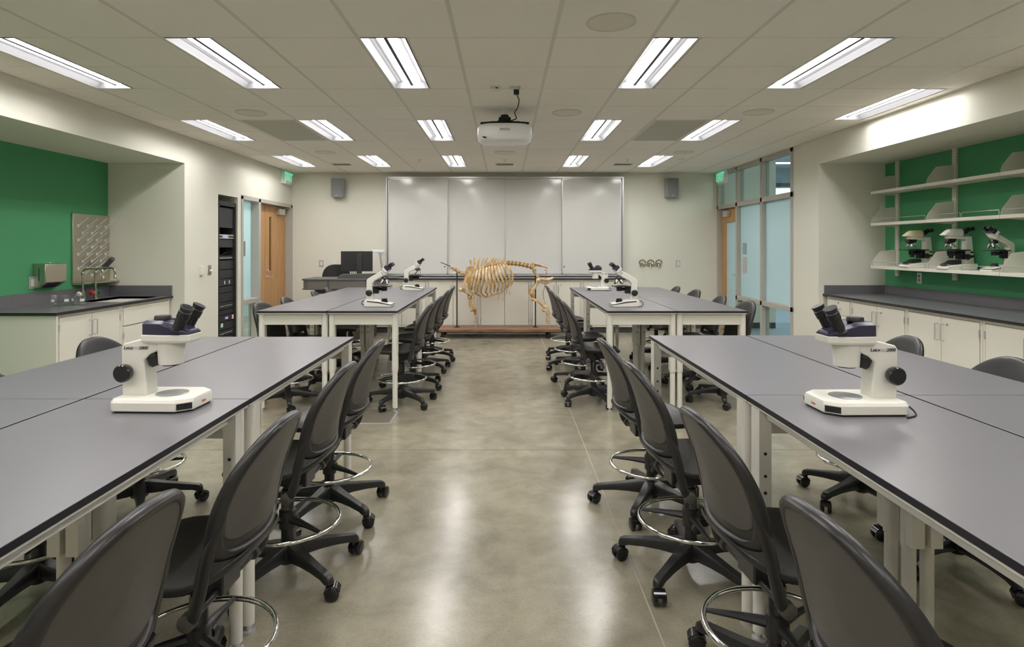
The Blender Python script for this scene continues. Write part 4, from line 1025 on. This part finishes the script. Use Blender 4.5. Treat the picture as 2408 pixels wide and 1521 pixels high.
# ================================================================== PROJECTOR
t = thing('projector', 'white ceiling-mounted projector hanging in the middle of the room', 'projector', (0, 5.74, 2.505))
def sq(w, d, z, y0=0, e=3.2, n=48):
    r_ = []
    for k in range(n):
        a = 2*PI*k/n; c, s = math.cos(a), math.sin(a)
        r_.append((w*abs(c)**(2/e)*(1 if c > 0 else -1), y0 + d*abs(s)**(2/e)*(1 if s > 0 else -1), z))
    return r_
mb = MB(); mb.rings([sq(.18, .13, -.085), sq(.225, .17, -.080), sq(.250, .19, -.060), sq(.258, .198, -.02), sq(.258, .198, .04), sq(.254, .194, .062), sq(.238, .18, .075), sq(.18, .14, .078)])
mb.build('body', 'projector', t, ang=60)
mb = MB(); mb.box(-.11, .11, -.09, .09, .082, .094)
for s in (-1, 1): mb.tube([(s*.06, 0, .092), (s*.15, .05*s, .098), (s*.21, .10, .082)], .011, 6); mb.tube([(s*.06, 0, .092), (s*.15, -.08, .098), (s*.22, -.15, .078)], .011, 6)
mb.box(-.14, .14, -.05, -.02, .090, .118); mb.lathe([(.075, .10), (.078, .125), (.060, .13), (.058, .16), (.04, .165), (.035, .185)], n=24)
mb.build('mount_bracket', 'black_matte', t, .002)
MB().lathe([(.026, .18), (.026, .222), (.05, .228), (.05, .235)], n=22).build('ceiling_pole', 'white_plastic', t)
MB().lathe([(.045, .19), (.045, .215), (.03, .22)], c=(.10, 0, -.01), n=24, ax='Y').build('lens', 'black_gloss', t)
text('brand_lettering', 'EPSON', .030, 'text_gray', t, (0, -.2000, .012), (R(90), 0, 0), bold=.0004)
MB().prism([(-.205, -.050), (-.168, -.056), (-.168, -.066), (-.200, -.062)], -.200, -.178).build('sensor_window', 'black_matte', t)
t = thing('power_cable', 'black projector power cord hanging from the ceiling outlet', 'cable', (.095, 5.0, 2.72))
P = catmull([(0, -.05, -.0), (.012, .05, -.022), (.028, .2, -.020), (.018, .38, -.045), (-.004, .5, -.055), (.006, .62, -.062), (.012, .68, -.075), (-.03, .70, -.09)], 6)
MB().tube(P, .005, 8).build('cord', 'black_matte', t); MB().box(-.022, .022, -.065, -.03, -.032, .005).build('plug', 'black_matte', t, .004)
t = thing('ceiling_outlet', 'steel ceiling outlet that feeds the projector cord', 'socket', (.085, 4.93, ZC))
MB().box(-.045, .045, -.04, .04, -.007, 0).build('wall_plate', 'silver', t, .002); MB().box(-.025, .025, -.02, .02, -.013, -.007).build('outlet_face', 'white_plastic', t, .001)
t = thing('ceiling_sensor', 'small beige data box on ceiling left of the projector outlet', 'sensor', (-.075, 4.92, ZC))
MB().box(-.04, .04, -.035, .035, -.025, 0).build('housing', 'steel_white', t, .003); MB().box(.0, .02, -.036, -.034, -.02, -.010).build('jack', 'black_matte', t)

# ================================================================== INSTRUCTOR DESK
t = thing('instructor_desk', 'dark grey instructor desk with raised console by the back wall', 'desk', (-2.5, 9.55, 0))
MB().prism([(-.60, -.32), (-.50, -.40), (.50, -.40), (.62, -.28), (.62, .30), (-.60, .30)], .925, .95, 'Z').build('desktop', 'desk_gray', t, .003)
MB().prism([(-.585, -.30), (-.49, -.385), (.49, -.385), (.60, -.27), (.60, .28), (-.585, .28)], .80, .925, 'Z').build('apron', 'desk_side', t, .004)
MB().prism([(-.60, -.31), (-.50, -.395), (.50, -.395), (.61, -.275), (.61, .29), (-.60, .29)], .785, .80, 'Z').build('lower_rim', 'desk_gray', t, .003)
mb = MB(); mb.box(-.20, -.16, -.389, -.384, .80, .925); mb.box(.38, .46, -.389, -.384, .81, .92); mb.build('corner_trim', 'desk_gray', t)
mb = MB(); mb.box(-.42, .42, -.28, .26, .0, .785); mb.build('pedestal', 'desk_wood', t, .004)
MB().box(-.40, -.30, -.285, -.278, .70, .72).build('drawer_pull', 'silver', t)
MB().prism([(-.10, .95), (.54, .95), (.58, .965), (.58, .99), (.54, 1.03), (-.02, 1.015), (-.08, .985)], -.20, -.14, 'Y').build('console_rail', 'desk_gray', t, .006)
MB().box(.56, .82, -.10, .20, .945, .958).build('side_leaf', 'desk_gray', t, .003)
t = thing('computer_monitor', 'black computer monitor on instructor desk seen from behind', 'monitor', (-2.34, 9.55, .95), R(8))
MB().box(-.245, .245, -.012, .012, .10, .42).build('screen_housing', 'black_plastic', t, .006)
MB().box(-.235, .235, .012, .014, .115, .41).build('screen', 'black_gloss', t)
mb = MB(); mb.box(.0, .08, -.05, -.012, .03, .38); mb.build('stand_column', 'rack_black', t, .006)
MB().box(-.10, .18, -.13, .07, 0, .015).build('stand_foot', 'black_plastic', t, .004)
mb = MB(); [mb.tube([(-.12 + .03*k, -.02, .11), (-.10+.03*k, -.05, .06), (-.06+.02*k, -.04, .02)], .005, 5) for k in range(4)]; mb.build('cables', 'black_matte', t)
t = thing('document_camera', 'white document camera on curved arm at right end of instructor desk', 'document camera', (-1.97, 9.62, .958))
MB().box(-.07, .07, -.10, .10, 0, .03).build('base', 'white_plastic', t, .006)
MB().tube(catmull([(.04, 0, .02), (.03, 0, .12), (.0, 0, .30), (-.03, 0, .38), (-.10, 0, .42)], 4), .014, 8).build('arm', 'silver', t)
MB().tube([(.02, 0, .05), (-.03, 0, .37)], .008, 6).build('brace', 'silver', t)
mb = MB(); mb.box(-.13, .05, -.04, .04, .385, .43); mb.lathe([(.025, .34), (.028, .385)], c=(.02, 0, 0)); mb.build('camera_head', 'white_plastic', t, .006)
# instructor chair
t = thing('office_chair', 'black curved-back office chair behind the instructor desk', 'chair', (-2.86, 10.12, 0), PI)
half = [(0, .66), (.13, .66), (.21, .69), (.24, .78), (.245, .90), (.225, 1.02), (.17, 1.10), (.09, 1.135), (0, 1.14)]
hs = catmull([(x, z, 0) for x, z in half], 3); out = [(p.x, p.y) for p in hs] + [(-p.x, p.y) for p in hs[-2:0:-1]]
MB().shell(out, [(.02, .012), (.8, .014), (.97, .014), (1, 0), (.97, -.014), (.8, -.014), (.02, -.014)], lambda x, z, q: (x, -.20 + 1.2*x*x + q, z)).build('backrest', 'black_plastic', t, ang=60)
mb = MB(); mb.tube([(0, -.22, .75), (0, -.26, .60), (0, -.10, .50)], .02, 8); mb.build('back_upright', 'black_plastic', t)
MB().lathe([(.02, .50), (.20, .50), (.235, .525), (.22, .56), (.02, .565)], n=28).build('seat', 'black_plastic', t)
MB().cyl((0, 0, .08), (0, 0, .50), .026).build('gas_column', 'black_gloss', t)
mb = MB()
for k in range(5): a = R(72*k); mb.tube([(0, 0, .10), (.27*math.cos(a), .27*math.sin(a), .07)], [.028, .018], 8)
mb.build('star_base', 'black_plastic', t)
for k in range(5): a = R(72*k); MB().lathe([(.026, -.02), (.026, .02)], c=(.27*math.cos(a), .27*math.sin(a), .026), n=14, ax='Y').build('caster', 'black_plastic', t)
for s in (-1, 1): MB().tube([(s*.20, -.12, .78), (s*.26, -.02, .80), (s*.26, .12, .80), (s*.25, .05, .58), (s*.15, 0, .52)], .013, 8).build('armrest', 'black_plastic', t)
# ================================================================== MOUNTED SKELETON
KY = 9.67
sk = thing('mounted_skeleton', 'headless animal skeleton on posts over a long wooden plank on casters', 'skeleton', (0, KY, 0))
PPM = 1420 / KY
def S(cx, cy, y=0.): return Vector(((1000 + cx/5.634 - 1187)/PPM, y, CAMZ + (580 - 550 - cy/5.634)/PPM))
MB().box(-1.03, .875, -.27, .27, .112, .152).build('wooden_platform', 'plank', sk, .004)
for x in (-.98, .70):
    for y in (-.20, .20):
        mb = MB(); mb.lathe([(.030, -.012), (.032, -.008), (.032, .008), (.030, .012)], c=(x, y, .032), n=18, ax='Y'); mb.box(x-.02, x+.02, y-.02, y-.013, .03, .112); mb.box(x-.02, x+.02, y+.013, y+.02, .03, .112); mb.box(x-.03, x+.03, y-.03, y+.03, .104, .112)
        mb.build('caster', 'black_plastic', sk)
for cx, top in ((420, 500), (1460, 470)):
    p = S(cx, top); mb = MB(); mb.cyl((p.x, 0, .15), tuple(p), .010, n=12); mb.lathe([(.045, .152), (.045, .158), (.016, .162), (.016, .18)], c=(p.x, 0, 0), n=20); mb.build('support_post', 'iron', sk)
a, b = S(205, 375), S(440, 475); MB().cyl(tuple(a), tuple(b), .006, n=8).build('neck_rod', 'iron', sk)
# spine centre line (crop coordinates)
SP = [(345,445),(385,475),(430,500),(475,525),(520,530),(565,515),(610,498),(650,485),(690,472),(730,460),(770,448),(810,436),(850,425),(890,416),(930,409),(970,403),(1010,399),(1050,397),(1100,397),(1150,400),(1200,405),(1250,411),(1300,420),(1350,432),(1400,448)]
def vertebra(p, d, r, spine=None, trans=.0, m='bone', nm='vertebra'):
    mb = MB(); d = d.normalized(); L = .030
    mb.tube([p-d*L*.5, p-d*L*.35, p, p+d*L*.35, p+d*L*.5], [r*.75, r*1.08, r*.82, r*1.08, r*.7], 12)
    if trans:
        for s in (-1, 1): mb.tube([p + Vector((0, 0, r*.2)), p + Vector((0, s*trans*.6, r*.5)), p + Vector((0, s*trans, r*.3))], [r*.45, r*.3, r*.25], 6)
    up = Vector((0, 0, 1))
    mb.tube([p + up*r*.5, p + up*r*1.5], [r*.8, r*.45], 8)
    for s in (-1, 1): mb.sphere(tuple(p + Vector((.006*s, s*r*.8, r*.9))), r*.42, 6, 5)
    if spine:
        q = spine; w = (q - p).length
        mb.tube([p + up*r*.6, p.lerp(q, .5), p.lerp(q, .92), q], [r*.75, r*.66, r*.95, r*.75], 8, flat=.45, up=(0, 1, 0))
    return mb.build(nm, m, sk, ang=60)
tops = {6:(600,345),7:(655,315),8:(712,313),9:(772,313),10:(820,313),11:(868,315),12:(905,318),13:(938,322),14:(975,330),15:(1015,337),16:(1050,343),17:(1090,348)}
for i, (cx, cy) in enumerate(SP):
    p = S(cx, cy); q = S(*SP[min(i+1, len(SP)-1)]); q0 = S(*SP[max(i-1, 0)])
    sp = None
    if i in tops: sp = S(*tops[i])
    elif i > 17: sp = p + Vector((.012, 0, .050))
    elif i < 6: sp = p + Vector((-.004, 0, .042))
    vertebra(p, q-q0, .026 if i < 6 else (.020 if i < 18 else .025), sp, .045 if i < 6 else (.030 if i < 18 else .085), 'bone' if i < 18 else 'bone_dark')
# inter-vertebral discs
mb = MB(); mb.tube([tuple(S(*c)) for c in SP], .012, 8); mb.build('spinal_cord_rod', 'bone_dark', sk)
# ribs
RB = [((625,490),(600,560),(575,650),(585,735)), ((660,480),(640,560),(615,660),(615,750)), ((700,470),(680,560),(655,670),(655,765)), ((735,455),(722,560),(700,670),(690,765)), ((775,446),(770,560),(755,680),(735,770)),
      ((815,437),(812,560),(820,680),(800,775)), ((850,428),(855,560),(870,670),(860,770)), ((885,420),(905,550),(925,660),(910,765)), ((920,412),(950,540),(978,650),(955,755)), ((955,408),(995,530),(1030,640),(1005,748)),
      ((990,404),(1040,520),(1078,630),(1050,735)), ((1025,400),(1085,500),(1120,600),(1085,710)), ((1060,400),(1130,480),(1158,580),(1130,690))]
for i, q in enumerate(RB):
    for s in (-1, 1):
        bw = .10 + .012*min(i, 8)
        P = [S(*q[0], s*.018), S(q[0][0]*.6+q[1][0]*.4, q[0][1]*.72+q[1][1]*.28, s*bw*.85), S(*q[1], s*bw*1.15), S(*q[2], s*bw*1.12), S(*q[3], s*(.035 + .008*i))]
        P = catmull(P, 4); n = len(P)
        rr = [.0085 + .0100*math.sin(PI*min(1, .15+.8*k/n)) * (1.15 if i < 8 else .8) for k in range(n)]
        MB().tube(P, rr, 8, flat=.42, up=(0, 1, 0)).build('rib', 'bone', sk, ang=60)
for s in (-1, 1):
    for i, q in enumerate([((655,765),(690,800),(740,825)), ((735,770),(760,805),(790,832)), ((800,775),(830,800),(800,838)), ((860,770),(880,800),(820,838)), ((955,755),(940,785),(850,822)), ((1050,735),(1000,775),(900,805))]):
        MB().tube(catmull([S(*q[0], s*(.04+.01*i)), S(*q[1], s*.04), S(*q[2], s*.012)], 4), .0075, 6).build('costal_cartilage', 'bone_dark' if i < 3 else 'bone', sk)
for q in [((1000,750),(975,800),(962,870)), ((1050,740),(1040,820),(1018,888)), ((1125,690),(1115,750),(1122,800))]:
    MB().tube(catmull([S(*q[0], -.10), S(*q[1], -.10), S(*q[2], -.10)], 4), [.005]*9 if 0 else .0045, 6).build('costal_cartilage', 'bone', sk)
MB().tube(catmull([S(575,745), S(620,775), S(680,800), S(740,828), S(800,840), S(840,828)], 4), .014, 8, flat=.6).build('sternum', 'bone', sk)
# shoulder blades
for s in (-1, 1):
    y = s*.115
    tri = [(545,470), (570,432), (625,425), (665,475), (712,520), (690,555), (610,620), (545,700), (500,715), (488,690), (520,600), (540,530)]
    P = [S(c, d) for c, d in tri]; mb = MB()
    n = len(P); yo = lambda p: s*(.03*(p.z-1.05)/.4*-1)
    v = [(p.x, y - .004 + yo(p), p.z) for p in P] + [(p.x, y + .004 + yo(p), p.z) for p in P]
    mb.add(v, [tuple(range(n)), tuple(range(n, 2*n))[::-1]] + [(k, k+n, (k+1) % n + n, (k+1) % n) for k in range(n)])
    mb.tube([S(575,440,y+s*.008), S(570,520,y+s*.014), S(560,610,y+s*.016), S(510,700,y+s*.006)], [.006, .009, .010, .012], 8)
    mb.tube([S(560,440,y), S(535,560,y), S(505,680,y)], [.006, .008, .010], 8); mb.tube([S(700,520,y), S(640,590,y), S(550,690,y)], [.006, .008, .010], 8)
    mb.build('shoulder_blade', 'bone', sk, ang=50)
def bone(nm, P, r0, r1, rm, m='bone', y=0.):
    r0 *= 1.15; r1 *= 1.15; rm *= 1.25
    P = [S(c, d, y) for c, d in P]; P = catmull(P, 4) if len(P) > 2 else [P[0].lerp(P[1], k/6) for k in range(7)]
    n = len(P); rr = []
    for k in range(n):
        u = k/(n-1); e = math.exp(-(u/.18)**2)*(r0-rm) + math.exp(-((1-u)/.18)**2)*(r1-rm)
        rr.append(rm + e)
    mb = MB(); mb.tube(P, rr, 12)
    mb.sphere(tuple(P[0]), r0*.98, 10, 8); mb.sphere(tuple(P[-1]), r1*.98, 10, 8)
    for e, r in ((P[0], r0), (P[-1], r1)):
        for s in (-1, 1): mb.sphere(tuple(e + Vector((0, s*r*.7, 0))), r*.62, 8, 6)
    return mb.build(nm, m, sk, ang=70)
for s in (-1, 1):
    y = s*.09
    bone('humerus', [(478,728), (530,755), (600,800)], .034, .030, .017, 'bone', y)
    bone('elbow_joint', [(585,790), (590,850)], .024, .022, .018, 'bone_dark', y)
    bone('ulna', [(590,830), (590,920), (618,1010)], .018, .014, .010, 'bone', y-.012)
    bone('radius', [(632,830), (632,920), (648,1000)], .017, .018, .011, 'bone', y+.012)
    bone('carpal_joint', [(650,1005), (662,1040)], .020, .018, .014, 'bone_dark', y)
    bone('metacarpal', [(662,1045), (672,1090), (656,1155)], .014, .010, .008, 'bone', y)
    mb = MB(); mb.cyl(tuple(S(665,1060,y)), (S(668,1150,y).x, y, .152), .004, n=8); mb.lathe([(.012, .152), (.012, .156)], c=(S(668,1150).x, y, 0), n=12); mb.build('foot_pin', 'silver', sk)
    y = s*.10
    bone('femur', [(1492,610), (1455,690), (1400,775)], .032, .036, .018, 'bone', y)
    bone('knee_joint', [(1400,765), (1425,830)], .034, .028, .022, 'bone_dark', y)
    bone('tibia', [(1420,855), (1490,890), (1575,960)], .032, .020, .013, 'bone', y)
    bone('hock_joint', [(1575,955), (1620,985), (1560,1010)], .022, .018, .017, 'bone', y)
    bone('metatarsal', [(1585,1000), (1620,1075), (1612,1165)], .020, .016, .011, 'bone', y)
    bone('fibular_splint', [(1625,985), (1648,1050), (1635,1110)], .012, .008, .006, 'bone', y)
    mb = MB(); mb.cyl(tuple(S(1648,1060,y)), (S(1650,1150).x, y, .152), .004, n=8); mb.lathe([(.012, .152), (.012, .156)], c=(S(1650,1150).x, y, 0), n=12); mb.build('foot_pin', 'silver', sk)
    # pelvis half: ilium shaft, upper rim, ischium
    y = s*.07
    mb = MB()
    mb.tube(catmull([S(1425,395,s*.10), S(1438,460,s*.09), S(1462,530,y), S(1505,585,y), S(1570,600,s*.05), S(1640,600,s*.05), S(1695,575,s*.06)], 4), [.022]*4 + [.018]*4 + [.020]*4 + [.026]*4 + [.024]*4 + [.022]*4 + [.016], 10, flat=.8)
    mb.tube(catmull([S(1425,390,s*.10), S(1480,400,s*.06), S(1545,420,s*.03), S(1612,440,s*.01)], 4), [.018, .018, .017, .016, .016, .016, .015, .014, .013, .012, .011, .010, .008], 10, flat=.7)
    mb.tube(catmull([S(1440,450,s*.09), S(1425,480,s*.07), S(1445,520,s*.06)], 4), .012, 8)
    mb.tube(catmull([S(1505,585,y), S(1545,635,s*.03), S(1600,655,s*.02), S(1660,610,s*.05)], 4), .018, 10, flat=.8)
    mb.build('pelvis', 'bone', sk, ang=60)
mb = MB(); mb.tube(catmull([S(1400,448), S(1450,410), S(1500,412), S(1560,428), S(1612,445)], 3), [.026]*5+[.020]*4+[.014]*4, 10)
for k in range(5): mb.sphere(tuple(S(1420+k*40, 392+k*7)), (.010, .005, .022), 8, 6)
mb.build('sacrum', 'bone', sk, ang=60)
T = [(1612,455),(1590,480),(1612,490),(1605,515),(1618,530),(1608,548),(1600,570),(1595,660),(1588,680),(1580,700),(1575,725),(1568,750),(1562,775),(1562,800),(1566,825),(1568,850)]
mb = MB()
for c in T: mb.sphere(tuple(S(*c)), (.0085, .009, .009), 8, 6)
mb.build('tail_vertebrae', 'bone_dark', sk)
mb = MB(); mb.tube([S(*c) for c in T] + [S(1580,890), S(1588,930)], .0022, 5); mb.build('tail_wire', 'iron', sk)
